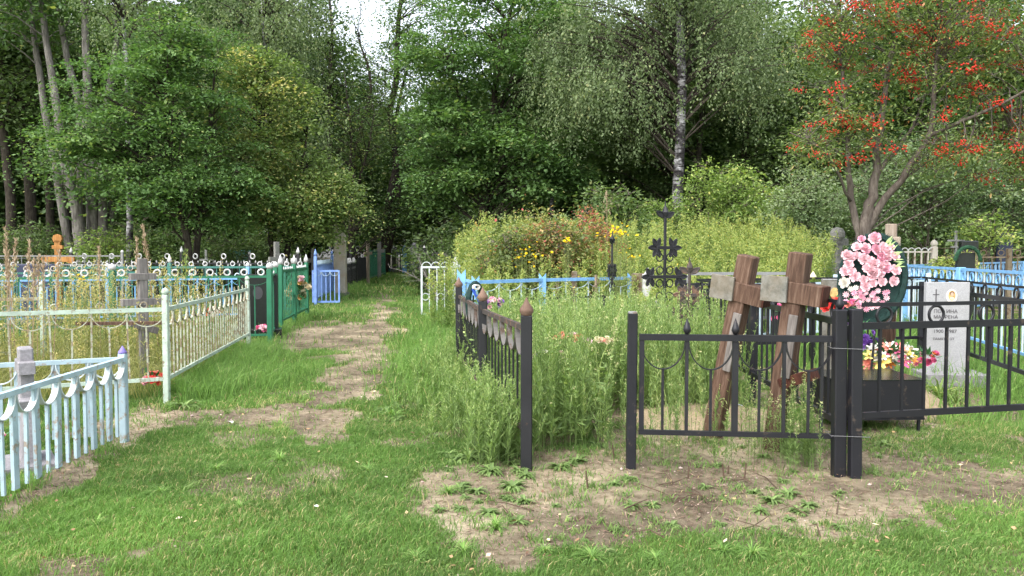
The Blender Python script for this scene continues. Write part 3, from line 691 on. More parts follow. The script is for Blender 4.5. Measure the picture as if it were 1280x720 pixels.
# dark stems behind it
for j, (px, Y, r) in enumerate([(12, 33, .22), (38, 34, .25), (62, 36, .2), (84, 37, .16)]):
    make_tree('dark_trunk_tree', ['thick dark trunk at the forest edge farthest from the path', 'second dark straight trunk seen beside the orange cross', 'slim dark trunk behind the orange wooden cross', 'thin dark trunk just behind the pale grey stems'][j], 'tree', (X(px, Y), Y),
        [[(0, 0, 0, r), (.1, 0, 4, r*.85), (-.2, .1, 8, r*.7), (.1, 0, 14, r*.3)]], [(0, 0, 9.8, 3.2, 2.4, 4.2, 90)], 110, .2, 'l_dark', 'bark', seed=60+j, spread=.6, tintc=.45)
# birch at the left
make_tree('birch_tree', 'slim white birch trunk beside the pale grey stems', 'tree', (X(164, 27), 27), [rel(164, 27, [(164, 362, 0, .115), (163, 240, 0, .1), (165, 120, 0, .08), (160, 0, 0, .06), (162, -60, 0, .03)])],
    [(0, 0, 10.4, 1.8, 1.6, 2.0, 40)], 110, .10, 'l_birch', 'birch', seed=8, kind='droop', spread=.35)
# big layered green tree (hornbeam/maple habit)
Y0 = 24
make_tree('broad_green_tree', 'broad bright green tree with layered sprays beside the pale grey stems', 'tree', (X(215, Y0), Y0),
    [rel(215, Y0, [(240, 372, 0, .13), (232, 280, 0, .11), (215, 180, 0, .08), (210, 90, 0, .05), (205, 20, 0, .02)]), rel(215, Y0, [(243, 372, .3, .12), (250, 270, .4, .09), (262, 180, .4, .06), (270, 110, .4, .02)])],
    [(X(205, Y0)-X(215, Y0), 0, Z(150, Y0), 2.9, 2.2, 2.7, 110), (X(235, Y0)-X(215, Y0), 0, Z(240, Y0), 2.7, 2.2, 1.0, 70), (X(110, Y0)-X(215, Y0), -.2, Z(185, Y0), 1.6, 1.4, .5, 26), (X(225, Y0)-X(215, Y0), 0, Z(60, Y0), 1.6, 1.6, 1.2, 34)],
    250, .11, 'l_maple', 'bark', seed=21, spread=.42, flat=.16, tintc=.55)
# yellowing tree
Y0 = 27
make_tree('yellowing_tree', 'rounded yellow green tree with leaves turning, beside the path', 'tree', (X(345, Y0), Y0),
    [rel(345, Y0, [(345, 362, 0, .15), (340, 260, 0, .12), (330, 160, 0, .08), (328, 80, 0, .03)]), rel(345, Y0, [(348, 362, .2, .13), (375, 240, .3, .08), (385, 170, .3, .03)])],
    [(X(330, Y0)-X(345, Y0), 0, Z(160, Y0), 2.0, 2.0, 2.5, 90), (X(355, Y0)-X(345, Y0), 0, Z(235, Y0), 2.6, 2.2, 1.5, 100), (X(392, Y0)-X(345, Y0), -.3, Z(255, Y0), 1.35, 1.3, 1.3, 50), (X(318, Y0)-X(345, Y0), 0, Z(95, Y0), 1.0, 1.2, 1.0, 24)],
    210, .115, 'l_yel', 'bark', seed=22, spread=.36, flat=.35, tintc=.6, shell=3)
# weeping birch behind
Y0 = 34
make_tree('weeping_birch', 'grey green weeping birch rising behind the yellowing tree', 'tree', (X(335, Y0), Y0),
    [rel(335, Y0, [(335, 360, 0, .2), (338, 200, 0, .15), (335, 60, 0, .1), (330, -60, 0, .05)])],
    [(0, 0, Z(20, Y0), 3.0, 2.4, 3.4, 80), (.6, 0, Z(130, Y0), 2.0, 2.0, 1.8, 35)], 260, .10, 'l_birch', 'birch', seed=23, kind='droop', spread=.5, strand=1.9)
# airy dark trees by the sky gap
Y0 = 42
make_tree('airy_tree', 'open crowned dark tree beside the bright gap of sky', 'tree', (X(415, Y0), Y0),
    [rel(415, Y0, [(425, 350, 0, .2), (415, 220, 0, .16), (413, 120, 0, .12), (418, 40, 0, .08), (410, -40, 0, .04)]), rel(415, Y0, [(440, 350, .3, .14), (445, 200, .3, .11), (465, 110, .3, .08), (450, 50, .3, .04)])],
    [(0, 0, Z(60, Y0), 2.6, 2, 4.6, 60), (X(455, Y0)-X(415, Y0), 0, Z(160, Y0), 1.8, 1.5, 2.6, 34)], 90, .14, 'l_dark', 'bark', seed=24, spread=.5, tintc=.65)
Y0 = 60
make_tree('twisted_tree', 'tall twisted dark trunk standing at the end of the path', 'tree', (X(478, Y0), Y0),
    [rel(478, Y0, [(478, 343, 0, .34), (486, 260, 0, .3), (496, 200, 0, .26), (487, 155, 0, .24), (497, 100, 0, .22), (500, 30, 0, .17), (512, -50, 0, .08)]), rel(478, Y0, [(480, 343, .4, .26), (498, 240, .4, .2), (492, 180, .4, .18), (500, 130, .4, .13), (515, 70, .5, .05)])],
    [(X(522, Y0)-X(478, Y0), 0, Z(40, Y0), 2.8, 2, 5.2, 70), (X(492, Y0)-X(478, Y0), 0, Z(265, Y0), 2.0, 1.5, 1.8, 28), (X(490, Y0)-X(478, Y0), 0, Z(165, Y0), 1.8, 1.3, 3.4, 30), (X(462, Y0)-X(478, Y0), 0, Z(110, Y0), 2.2, 1.3, 3.6, 46), (X(500, Y0)-X(478, Y0), 0, Z(80, Y0), 1.2, 1.3, 2.6, 22)], 100, .19, 'l_mid', 'bark', seed=25, spread=.6, tintc=.6)
Y0 = 38
make_tree('bare_twiggy_tree', 'thin half bare tree with many fine twigs left of the twisted trunk', 'tree', (X(440, Y0), Y0),
    [rel(440, Y0, [(440, 350, 0, .12), (438, 230, 0, .09), (440, 170, 0, .06), (432, 90, 0, .02)]), rel(440, Y0, [(440, 260, 0, .07), (460, 190, 0, .05), (470, 140, 0, .015)])],
    [(.2, 0, Z(170, Y0), 1.6, 1.4, 2.4, 80), (.4, 0, Z(280, Y0), 1.6, 1.2, 1.4, 30)], 26, .12, 'l_mid', 'bark', seed=26, spread=.4, tintc=.75)
# big maple centre
Y0 = 33
make_tree('large_maple', 'large green maple with leaning dark trunk right of the path', 'tree', (X(600, Y0), Y0),
    [rel(600, Y0, [(598, 358, 0, .22), (604, 260, 0, .19), (612, 180, 0, .15), (622, 90, 0, .11), (640, 10, 0, .06), (650, -60, 0, .03)]), rel(600, Y0, [(603, 330, .3, .14), (620, 190, .3, .12), (628, 130, .3, .08), (660, 60, .3, .04)]), rel(600, Y0, [(602, 250, 0, .1), (585, 160, .2, .07), (560, 80, .2, .03)])],
    [(X(620, Y0)-X(600, Y0), 0, Z(70, Y0), 4.0, 2.8, 3.6, 120), (X(650, Y0)-X(600, Y0), -.3, Z(195, Y0), 2.9, 2.2, 2.0, 66), (X(560, Y0)-X(600, Y0), 0, Z(190, Y0), 2.0, 2.0, 2.6, 65), (X(705, Y0)-X(600, Y0), -.4, Z(190, Y0), 1.3, 1.3, 1.6, 24)],
    250, .16, 'l_maple', 'bark', seed=27, spread=.46, flat=.30, tintc=.5, shell=2.6)
# birch group right of centre
Y0 = 30
make_tree('large_birch', 'large weeping birch with thick black and white trunk', 'tree', (X(847, Y0), Y0),
    [rel(847, Y0, [(845, 362, 0, .23), (846, 262, 0, .21), (849, 180, 0, .19), (850, 90, 0, .165), (846, 20, 0, .14), (842, -60, 0, .1)])],
    [(X(850, Y0)-X(847, Y0), 1.6, Z(10, Y0), 4.4, 2.4, 2.9, 120), (.2, -.6, Z(-25, Y0), 3.0, 1.6, 1.0, 26), (X(760, Y0)-X(847, Y0), .4, Z(115, Y0), 2.3, 2.0, 1.6, 56), (X(930, Y0)-X(847, Y0), .4, Z(70, Y0), 2.0, 2.0, 1.8, 40), (X(720, Y0)-X(847, Y0), .8, Z(60, Y0), 1.9, 2.0, 2.0, 36)],
    300, .10, 'l_birch', 'birch', seed=28, kind='droop', spread=.5, strand=1.5, limb_r=.03)
make_tree('tall_birch', 'slim pale birch half hidden behind the large maple', 'tree', (X(690, 38), 38), [rel(690, 38, [(690, 360, 0, .12), (690, 200, 0, .1), (694, 60, 0, .08), (690, -60, 0, .04)])],
    [(0, 0, Z(40, 38), 3.0, 2.5, 4.2, 70)], 220, .11, 'l_birch', 'birch', seed=29, kind='droop', spread=.5, strand=1.6)
make_tree('dark_maple', 'dark spreading maple in the shade behind the weeping birch', 'tree', (X(930, 36), 36), [rel(930, 36, [(930, 360, 0, .2), (928, 200, 0, .15), (940, 60, 0, .1), (940, -20, 0, .05)]), rel(930, 36, [(875, 355, -.5, .15), (872, 200, -.5, .12), (880, 80, 0, .08)])],
    [(0, 0, Z(110, 36), 4.2, 2.4, 4.0, 130), (X(790, 36)-X(930, 36), 0, Z(150, 36), 2.6, 2.0, 3.2, 60)], 170, .18, 'l_dark', 'bark', seed=30, spread=.6, flat=.3, tintc=.55)
# bushes
def bush(name, label, px, Y, rx, rz, cz, n, nper, size, lm, seed, **kw):
    st = [[(0, 0, 0, .03), (.1*rx, 0, cz*.6, .022), (.3*rx*math.cos(a), .3*rx*math.sin(a), cz*1.1, .008)] for a in (0, 1.6, 3.1, 4.6)]
    return make_tree(name, label, 'shrub', (X(px, Y), Y), st, [(0, 0, cz, rx, rx*.85, rz, n)], nper, size, lm, 'barkbrown', seed=seed, limb_r=.02, **kw)
bush('lime_bush', 'bright lime green bush beside the black and white birch trunk', 915, 25, 1.75, 1.4, 3.1, 90, 190, .10, 'l_lime', 41, spread=.3, flat=.5, tintc=.5)
bush('lime_bush', 'smaller lime green bush in front of the large birch trunk', 830, 26, .9, 1.0, 2.6, 34, 150, .10, 'l_lime', 42, spread=.28, flat=.5, tintc=.35)
bush('silver_green_bush', 'silvery green bush between the lime bush and the rowan', 1004, 21.5, .95, 1.3, 2.6, 60, 210, .08, 'l_greygreen', 43, spread=.26, flat=.6, tintc=.72)
bush('silver_green_bush', 'wide grey green bush behind the rowan trunk', 1150, 24, 2.4, 1.7, 3.8, 120, 170, .095, 'l_greygreen', 44, spread=.36, flat=.5, tintc=.55)
bush('silver_green_bush', 'grey green bush in the shade beyond the rowan at the frame edge', 1250, 25, 2.0, 1.6, 3.6, 80, 150, .10, 'l_greygreen', 45, spread=.36, flat=.5, tintc=.22)
bush('reddening_shrub', 'leafy shrub with red autumn tips above the goldenrod', 690, 17.0, .85, .9, 1.75, 60, 190, .07, 'l_red', 46, spread=.22, flat=.9, tintc=.42, tw=.2)
bush('reddening_shrub', 'lower olive shrub with few red leaves in the goldenrod', 640, 16.5, .65, .6, 1.5, 34, 170, .07, 'l_red', 47, spread=.22, flat=.9, tintc=.25, tw=.15)
bush('reddening_shrub', 'small red leaved shrub at the edge of the goldenrod', 738, 18.0, .5, .6, 1.9, 22, 120, .075, 'l_red', 48, spread=.18, flat=.9, tintc=.78, tw=.15)
bush('lime_sapling', 'yellow green sapling at the foot of the pale grey stems', 128, 25, .75, .7, 1.7, 24, 130, .10, 'l_lime', 49, spread=.28, flat=.4, tintc=.5)
bush('lime_shrub', 'vivid lime shrub by the white picket fence', 1192, 17.5, .5, .45, 1.35, 26, 130, .07, 'l_lime', 50, spread=.16, tintc=.85)
bush('pale_sapling', 'pale leaved sapling against the dark hollow', 1232, 22, .7, .45, 2.3, 18, 90, .09, 'l_lime', 51, spread=.25, tintc=.55)
for j, (px, Y, rx, cz) in enumerate([(760, 23, 1.4, 2.0), (560, 30, 1.4, 1.2), (1090, 27, 1.8, 2.4), (335, 33, 1.3, 1.6), (990, 26, 1.4, 1.6), (270, 28, 1.6, 1.3), (195, 29, 1.6, 1.6), (30, 30, 1.8, 1.6)]):
    bush('green_bush', ['dark green bush behind the red tipped shrub', 'low dark bush beside the leaning maple trunk', 'dark green bush behind the rowan stems', 'dark bush under the yellowing tree', 'dark low bush behind the silvery one', 'low dark bush under the broad green tree', 'dark bush beneath the layered sprays by the slim birch', 'dark bush behind the dry stalks'][j], px, Y, rx, cz*.8, cz, 50, 150, .12, 'l_dark', 80+j, spread=.32, flat=.6, tintc=.6, minz=.1)
# rowan
Y0 = 17.5; px0 = 1078
rst = [rel(px0, Y0, [(1078, 395, 0, .19), (1080, 300, 0, .17), (1084, 262, 0, .15), (1092, 225, 0, .12), (1097, 160, .1, .09), (1104, 90, .2, .07), (1118, 20, .3, .05), (1128, -60, .3, .02)]),
       rel(px0, Y0, [(1081, 290, 0, .13), (1100, 255, -.1, .105), (1130, 215, -.3, .09), (1158, 165, -.4, .075), (1162, 120, -.4, .06), (1168, 40, -.4, .035), (1172, -30, -.4, .015)]),
       rel(px0, Y0, [(1074, 300, .1, .11), (1062, 245, .1, .09), (1056, 180, .2, .07), (1050, 110, .2, .05), (1042, 30, .2, .03), (1045, -40, .2, .015)]),
       rel(px0, Y0, [(1160, 168, -.4, .06), (1200, 150, -.8, .05), (1245, 130, -1.2, .04), (1290, 105, -1.5, .03), (1330, 90, -1.5, .01)]),
       rel(px0, Y0, [(1095, 215, 0, .06), (1125, 175, .3, .05), (1150, 130, .5, .03), (1160, 60, .6, .012)]),
       rel(px0, Y0, [(1062, 250, 0, .04), (1030, 190, -.5, .03), (985, 165, -.8, .012)])]
rt = thing('rowan_tree', 'rowan tree with clusters of red berries and grey forked trunk', 'tree', (X(px0, Y0), Y0, H(X(px0, Y0), Y0)-.03))
st = [[(a_, b_, c_, r_*.8) for a_, b_, c_, r_ in smooth_stem(s, 70+i, 4, .06)] for i, s in enumerate(rst)]
envs = [(X(1120, Y0)-X(px0, Y0), 0, Z(30, Y0), 2.5, 1.8, 1.6, 120), (X(1210, Y0)-X(px0, Y0), -.6, Z(60, Y0), 2.0, 1.5, 1.8, 90), (X(1270, Y0)-X(px0, Y0), -.8, Z(180, Y0), 1.2, 1.2, 1.0, 30), (X(1060, Y0)-X(px0, Y0), 0, Z(140, Y0), 1.3, 1.3, 1.3, 46), (X(1200, Y0)-X(px0, Y0), -.4, Z(185, Y0), 1.6, 1.3, .9, 50), (X(1010, Y0)-X(px0, Y0), 0, Z(40, Y0), .6, .8, .6, 10), (X(1000, Y0)-X(px0, Y0), -.5, Z(180, Y0), .55, .6, .5, 12)]
cr, limbs = crown(71, envs, st, 115, .085, aspect=.38, spread=.27, flat=.6, limb_r=.014, tintc=.42, tw=.15)
obj('trunk', wood_mesh('trunk', st, limbs, M['barkbrown']), rt)
v, f, l, tt = cr
obj('crown', mesh_np('crown', v, f, l, M['l_rowan'], False, {'tint': ('FACE', tt)}), rt)
def berry_mesh(seed, n=26, rr=.075):
    r = random.Random(seed); mb = MB()
    for _ in range(n):
        c = (r.gauss(0, rr), r.gauss(0, rr), r.gauss(0, rr*.55)); q = .016
        mb.add([(c[0]+q, c[1], c[2]), (c[0]-q, c[1], c[2]), (c[0], c[1]+q, c[2]), (c[0], c[1]-q, c[2]), (c[0], c[1], c[2]+q), (c[0], c[1], c[2]-q)],
               [(0, 2, 4), (2, 1, 4), (1, 3, 4), (3, 0, 4), (2, 0, 5), (1, 2, 5), (3, 1, 5), (0, 3, 5)])
    return mb.mesh('berry_cluster', M['berry'], True)
bms = [berry_mesh(k) for k in range(4)]
tips = [l[-1] for l in limbs if len(l) > 3]; random.Random(3).shuffle(tips)
for k, p in enumerate(tips[:98]):
    obj('berry_cluster', bms[k % 4], rt, (p[0]+random.uniform(-.1, .1), p[1]-.12, p[2]-.08), (0, 0, random.random()*6), random.uniform(1.1, 1.9))

mb = MB(); rb = random.Random(9)
for p in tips[80:180]:
    c0 = (p[0]+rb.uniform(-.3, .3), p[1]-rb.uniform(0, .3), p[2]+rb.uniform(-.35, .2))
    for _ in range(22):
        c = (c0[0]+rb.gauss(0, .07), c0[1]+rb.gauss(0, .07), c0[2]+rb.gauss(0, .04)); q = .018
        mb.add([(c[0]+q, c[1], c[2]), (c[0]-q, c[1], c[2]), (c[0], c[1]+q, c[2]), (c[0], c[1]-q, c[2]), (c[0], c[1], c[2]+q), (c[0], c[1], c[2]-q)],
               [(0, 2, 4), (2, 1, 4), (1, 3, 4), (3, 0, 4), (2, 0, 5), (1, 2, 5), (3, 1, 5), (0, 3, 5)])
bo = obj('small_berries', mb.mesh('small_berries', M['berry'], True), rt); bo['kind'] = 'stuff'
# ---------------------------------------------------------------- fences
_cache = {}
def cm(key, fn):
    if key not in _cache: _cache[key] = fn()
    return _cache[key]
CAPS = {'onion': [(.5, 0), (.5, .15), (.62, .3), (.62, .55), (.3, 1.0), (.02, 1.6)], 'ball': [(.35, 0), (.62, .3), (.68, .6), (.5, 1.0), (.12, 1.25), (.02, 1.35)], 'cone': [(.6, 0), (.6, .2), (.02, 1.1)], 'spear': [(.25, 0), (.6, .6), (.5, 1.0), (.02, 2.4)]}
def post_mesh(w_, h, mat): 
    def f():
        mb = MB(); mb.box((0, 0, h/2), (w_, w_, h), bev=w_*.1); return mb.mesh('post', M[mat])
    return cm(('post', w_, round(h, 3), mat), f)
def cap_mesh(kind, w_, mat):
    def f():
        mb = MB()
        if kind == 'flat': mb.box((0, 0, w_*.12), (w_*1.12, w_*1.12, w_*.24), bev=w_*.1)
        elif kind == 'point': # pointed flat plate
            mb.add([(-w_/2, -w_*.15, 0), (w_/2, -w_*.15, 0), (w_/2, w_*.15, 0), (-w_/2, w_*.15, 0), (-w_*.1, -w_*.15, w_*2.2), (-w_*.1, w_*.15, w_*2.2)], [(0, 1, 4), (2, 3, 5), (1, 2, 5, 4), (3, 0, 4, 5), (3, 2, 1, 0)])
        else: mb.lathe([(r*w_, z*w_) for r, z in CAPS[kind]], n=12)
        return mb.mesh('finial', M[mat], kind not in ('flat', 'point'))
    return cm(('cap', kind, w_, mat), f)
def add_post(root, x, y, w_, h, mat, cap=None, capmat=None, tilt=(0, 0), yaw=0, capw=None):
    p = obj('post', post_mesh(w_, h+.05, mat), root, (x-root.location.x, y-root.location.y, H(x, y)-.05), (tilt[0], tilt[1], yaw))
    if cap: obj('finial', cap_mesh(cap, capw or w_, capmat or mat), p, (0, 0, h+.048))
    return p
def fence(name, label, pts, sp, cat='fence', group=None, posts=True, root=None, skip=()):
    sp = dict(dict(post_w=.06, post_h=1.2, cap=None, capmat=None, mat='black', top=1.0, low=.25, rail=(.035, .03), pick=.014, step=.18, pmat=None, arcs=False, arcd=.17, arcw=.03, amat=None, rings=None, ringmat=None, top2=None, fin=None, finmat=None, merge=False, half=None, railmat=None, panel=None, postmat=None, midrail=None, flatpick=None, postover=0, jit=0.0), **sp)
    if root is None: root = thing(name, label, cat, (pts[0][0], pts[0][1], 0), 0, group)
    rx, ry = root.location.x, root.location.y
    if posts:
        for i, (x, y) in enumerate(pts):
            if i in skip: continue
            add_post(root, x, y, sp['post_w'], sp['post_h'], sp['postmat'] or sp['mat'], sp['cap'], sp['capmat'], (random.uniform(-.012, .012), random.uniform(-.012, .012)))
    for (x0, y0), (x1, y1) in zip(pts[:-1], pts[1:]):
        L = math.hypot(x1-x0, y1-y0); a = math.atan2(y1-y0, x1-x0); bx, by = x0-rx, y0-ry
        e = sp['post_w']/2-.004 if posts else 0
        def place(nm, me, s, z, rz=0): return obj(nm, me, root, (bx+math.cos(a)*s, by+math.sin(a)*s, z), (0, 0, a+rz))
        def railm(z, hh, tt, m):
            mb = MB(); mb.box((L/2, 0, 0), (L-2*e, tt, hh)); place('rail', mb.mesh('rail', M[m]), 0, z)
        rm = sp['railmat'] or sp['mat']
        railm(sp['top'], sp['rail'][0], sp['rail'][1], rm)
        if sp['low'] is not None: railm(sp['low'], sp['rail'][0]*.9, sp['rail'][1], rm)
        if sp['midrail']: railm(sp['midrail'], sp['rail'][0]*.8, sp['rail'][1], rm)
        if sp['top2']: railm(sp['top2'], sp['rail'][0]*.55, sp['rail'][1]*.6, rm)
        z0 = (sp['low'] if sp['low'] is not None else .05)+sp['rail'][0]*.4; z1 = sp['top']-sp['rail'][0]*.4
        pm = sp['pmat'] or sp['mat']; n = max(2, int(round(L/sp['step']))); n += n % 2
        mbm = MB() if sp['merge'] else None; fbm_ = MB() if sp['merge'] else None; rbm = MB() if sp['merge'] else None
        pk = sp['pick']
        for k in range(1, n):
            s = L*k/n; odd = k % 2 == 1; zt = z1
            if sp['arcs'] and odd: zt = z1-sp['arcd']-.005
            wk = pk
            if sp['flatpick'] and not odd: wk = sp['flatpick']
            h = zt-z0
            ft = sp['fin'] and (not sp['arcs'] or not odd)
            if ft == 1 or ft is True: pass
            if sp['merge']:
                mbm.box((s, 0, z0+h/2), (wk, pk, h))
                if ft: fbm_.lathe([(r*wk*1.4, z*wk*1.5+sp['top']+sp['rail'][0]/2) for r, z in CAPS['spear' if sp['fin'] == 'spear' else 'onion']], (s, 0, 0), 5)
            else:
                def f(): 
                    mb = MB(); mb.box((0, 0, h/2), (wk, pk, h)); return mb.mesh('picket', M[pm])
                jt = random.gauss(0, sp['jit'])
                place('picket', cm(('pk', round(wk, 4), pk, round(h, 3), pm), f), s, z0).rotation_euler.y = jt
                if ft: place('spear_tip', cap_mesh('spear' if sp['fin'] == 'spear' else 'onion', wk*1.5, sp['finmat'] or pm), s, sp['top']+sp['rail'][0]/2)
        if sp['arcs']:
            for k in range(0, n, 2):
                s = L*(k+1)/n; hw = L/n-.008; aw = sp['arcw']; am = sp['amat'] or sp['mat']
                if sp['merge']: mbm.ring((s, 0, z1), hw, .004, 10, w=aw, a0=math.pi, a1=2*math.pi, ry=sp['arcd'])
                else: place('scallop', cm(('arc', round(hw, 3), sp['arcd'], aw, am), lambda: (lambda mb: mb.ring((0, 0, 0), hw, .004, 14, w=aw, a0=math.pi, a1=2*math.pi, ry=sp['arcd']).mesh('scallop', M[am]))(MB())), s, z1)
        if sp['rings']:
            rr, rt_, rstep, rz_ = sp['rings']; nr = max(1, int(L/rstep)); rmn = sp['ringmat'] or sp['mat']
            for k in range(nr):
                s = L*(k+.5)/nr
                if sp['merge']: rbm.ring((s, 0, rz_), rr, rt_, 10, 4)
                else: place('ring', cm(('ring', rr, rt_, rmn), lambda: MB().ring((0, 0, 0), rr, rt_, 20, 6).mesh('ring', M[rmn], True)), s, rz_)
        if sp['half']:
            rr, rz_, hm = sp['half']; nr = max(1, int(L/(2*rr)))
            for k in range(nr):
                s = L*(k+.5)/nr
                place('arch', cm(('half', rr, hm), lambda: MB().ring((0, 0, 0), rr, .008, 10, w=.02, a0=0, a1=math.pi).mesh('arch', M[hm])), s, rz_)
        if sp['merge']:
            place('picket_row', mbm.mesh('picket_row', M[pm]), 0, 0)
            if fbm_.v: place('spear_tips', fbm_.mesh('spear_tips', M[sp['finmat'] or pm]), 0, 0)
            if rbm.v: place('ring_row', rbm.mesh('ring_row', M[sp['ringmat'] or sp['mat']]), 0, 0)
        if sp['panel']:
            mb = MB(); mb.box((L/2, 0, (z0+z1)/2), (L-2*e, .004, z1-z0)); place('panel', mb.mesh('panel', M[sp['panel']]), 0, 0)
    return root

# A: pale cyan fence bottom left
spA = dict(post_w=.06, post_h=.76, cap='cone', capmat='purple', mat='cyan', top=.70, low=None, rail=(.035, .045), pick=.022, step=.135, arcs=True, arcd=.14, arcw=.045, amat='cyanw', flatpick=.06, jit=.01)
A = fence('low_cyan_fence', 'low pale cyan fence with purple post cap and white scallops beside the grass', [(-3.30, 6.75), (-3.20, 4.6)], spA)
spA2 = dict(spA); fence('', '', [(-3.30, 6.75), (-4.9, 6.0), (-6.4, 5.3)], spA2, root=A, skip=(0,))
# B: mint fence
spB = dict(post_w=.06, post_h=1.16, cap='ball', capmat='mint', mat='mint', top=1.0, low=.26, rail=(.042, .03), pick=.017, step=.185, arcs=True, arcd=.16, arcw=.02, amat='mintold', rings=(.032, .006, .37, 1.05), ringmat='mintold', pmat='mintold', jit=.012)
B = fence('mint_fence', 'peeling pale mint fence with scallops and small rings around an overgrown grave', [(-3.68, 8.47), (-5.9, 7.4), (-8.1, 6.4)], spB)
fence('', '', [(-3.68, 8.47), (-4.36, 13.2)], dict(spB, step=.15, rings=(.032, .006, .3, 1.05)), root=B, skip=(0,))
fence('pale_mint_inner_fence', 'older grey mint fence among weeds beyond the peeling mint fence', [(-6.35, 10.8), (-8.9, 9.8)], dict(spB, mat='mintold', top=.98, post_h=1.16, postmat='mint', merge=False))
# C: bright green fences with rings and white tips
spC = dict(post_w=.09, post_h=1.32, cap='ball', capmat='white', mat='green', top=1.19, low=.18, rail=(.04, .04), pick=.018, step=.24, arcs=True, arcd=.13, arcw=.02, rings=(.05, .014, .27, 1.265), ringmat='white', postmat='green', midrail=None)
C = fence('green_ring_fence', 'dark green fence topped with white edged rings around a black gravestone', [(-4.2, 13.85), (-6.6, 13.2), (-9.2, 12.4)], spC)
fence('', '', [(-4.2, 13.85), (-4.62, 15.6)], dict(spC, rings=None, fin='spear', finmat='white'), root=C, skip=(0,))
D = fence('green_gate_fence', 'bright green fence with white spikes and wire mesh panels beside the sand', [(-4.70, 16.2), (-4.88, 17.9), (-5.08, 19.8)], dict(post_w=.09, post_h=1.36, cap='spear', capmat='white', mat='green', top=1.22, low=.22, rail=(.05, .04), pick=.02, step=.22, arcs=False, fin='spear', finmat='white', midrail=None, rings=(.05, .012, .5, 1.42), ringmat='white'))
fence('', '', [(-5.08, 19.8), (-8.2, 19.2), (-12, 18.4)], dict(post_w=.09, post_h=1.36, cap='spear', capmat='white', mat='teal', top=1.25, low=.22, rail=(.05, .04), pick=.018, step=.26, rings=(.05, .013, .30, 1.33), ringmat='white', merge=True, fin='spear', finmat='white'), root=D, skip=(0,))
def mesh_panel(root, x0, y0, x1, y1, z0, z1, step, r, mat):
    mb = MB(); L = math.hypot(x1-x0, y1-y0); hh = z1-z0; k = -hh
    while k < L:
        for sg in (1, -1):
            a0 = max(0, k); a1 = min(L, k+hh)
            if a1 > a0:
                za, zb = a0-k, a1-k
                if sg < 0: za, zb = hh-za, hh-zb
                mb.tube([(a0, .012*sg, z0+za), (a1, .012*sg, z0+zb)], r, 3, cap=False)
        k += step
    obj('mesh_panel', mb.mesh('mesh_panel', M[mat]), root, (x0-root.location.x, y0-root.location.y, 0), (0, 0, math.atan2(y1-y0, x1-x0)))
mesh_panel(D, -4.72, 16.3, -5.06, 19.7, .25, 1.15, .15, .0028, 'green')
fence('blue_inner_fence', 'blue scalloped fence seen between the green ring fence rows', [(-5.6, 17.0), (-8.2, 16.2), (-10.6, 15.5)], dict(mat='blue', post_w=.07, post_h=1.3, cap='ball', capmat='white', top=1.05, low=.3, step=.17, pick=.025, arcs=True, arcd=.12, arcw=.03, rings=(.045, .012, .4, 1.12), ringmat='paleblue', merge=True))
# cornflower blue fence and open gate
E = fence('cornflower_fence', 'cornflower blue fence with pointed pickets behind its open gate', [(-5.95, 24.2), (-6.75, 30)], dict(mat='cornflower', post_w=.09, post_h=1.5, cap='spear', capmat='cornflower', top=1.2, low=.2, step=.13, pick=.04, fin='spear', finmat='paleblue', merge=True, rail=(.05, .04)))
gt = thing('cornflower_gate', 'open cornflower blue gate standing out over the grass', 'gate', (-6.05, 24.3, 0), .08)
mb = MB()
for q in ((0, 0), (.78, 0)): mb.box((q[0], 0, .58), (.05, .04, .98))
for z in (.11, 1.05): mb.box((.39, 0, z), (.74, .038, .06))
obj('gate_frame', mb.mesh('gate_frame', M['cornflower']), gt)
for k in range(1, 6):
    mb = MB(); mb.box((0, 0, 0), (.025, .02, .86)); obj('picket', mb.mesh('picket', M['cornflower']), gt, (.78*k/6, 0, .57))
for k in range(3):
    obj('scallop', MB().ring((0, -.02, 0), .12, .006, 12, w=.03, a0=math.pi, a1=2*math.pi).mesh('scallop', M['paleblue']), gt, (.13+.26*k, 0, 1.02))
# black fence with white pickets, grey panel, green, blue along the path
fence('black_white_fence', 'black fence with white picket tops and two white bead rows beyond the blue gate', [(-6.75, 32.5), (-7.15, 35.5), (-7.55, 38.6)], dict(mat='black', post_w=.13, post_h=1.62, cap='cone', capmat='black', top=1.1, low=.35, midrail=.75, step=.24, pick=.07, fin='spear', finmat='white', merge=True, rings=(.06, .03, .22, .92), ringmat='white', rail=(.06, .05)))
fence('grey_sheet_fence', 'dark grey sheet metal fence past the black and white one', [(-7.6, 39), (-7.85, 43.5)], dict(mat='darkgrey', post_w=.15, post_h=1.6, top=1.35, low=.2, step=.3, pick=.05, panel='darkgrey', merge=True))
fence('far_green_fence', 'bright green fence far along the path', [(-7.95, 44.5), (-8.6, 52), (-9.1, 57)], dict(mat='green', post_w=.16, post_h=1.85, top=1.7, low=.2, step=.4, pick=.07, merge=True, rail=(.09, .05)))
fence('far_teal_fence', 'teal fence across the far end of the path', [(-10.4, 68), (-8.2, 72), (-5.5, 74)], dict(mat='teal', post_w=.16, post_h=1.8, top=1.6, low=.2, step=.4, pick=.07, merge=True, rail=(.09, .05)))
for i, (px, Y, h, m, lb) in enumerate([(518, 55, 2.1, 'grey', 'tall grey metal post at the far end of the path'), (506, 62, 1.9, 'blue', 'blue post beside the far end of the path'), (493, 68, 1.8, 'grey', 'thin grey post farthest along the path')]):
    p = thing('fence_post', lb, 'post', (X(px, Y), Y, 0)); mb = MB(); mb.box((0, 0, h/2), (.35, .3, h), bev=.03); obj('shaft', mb.mesh('shaft', M[m]), p); obj('finial', cap_mesh('cone', .3, m), p, (0, 0, h-.01))
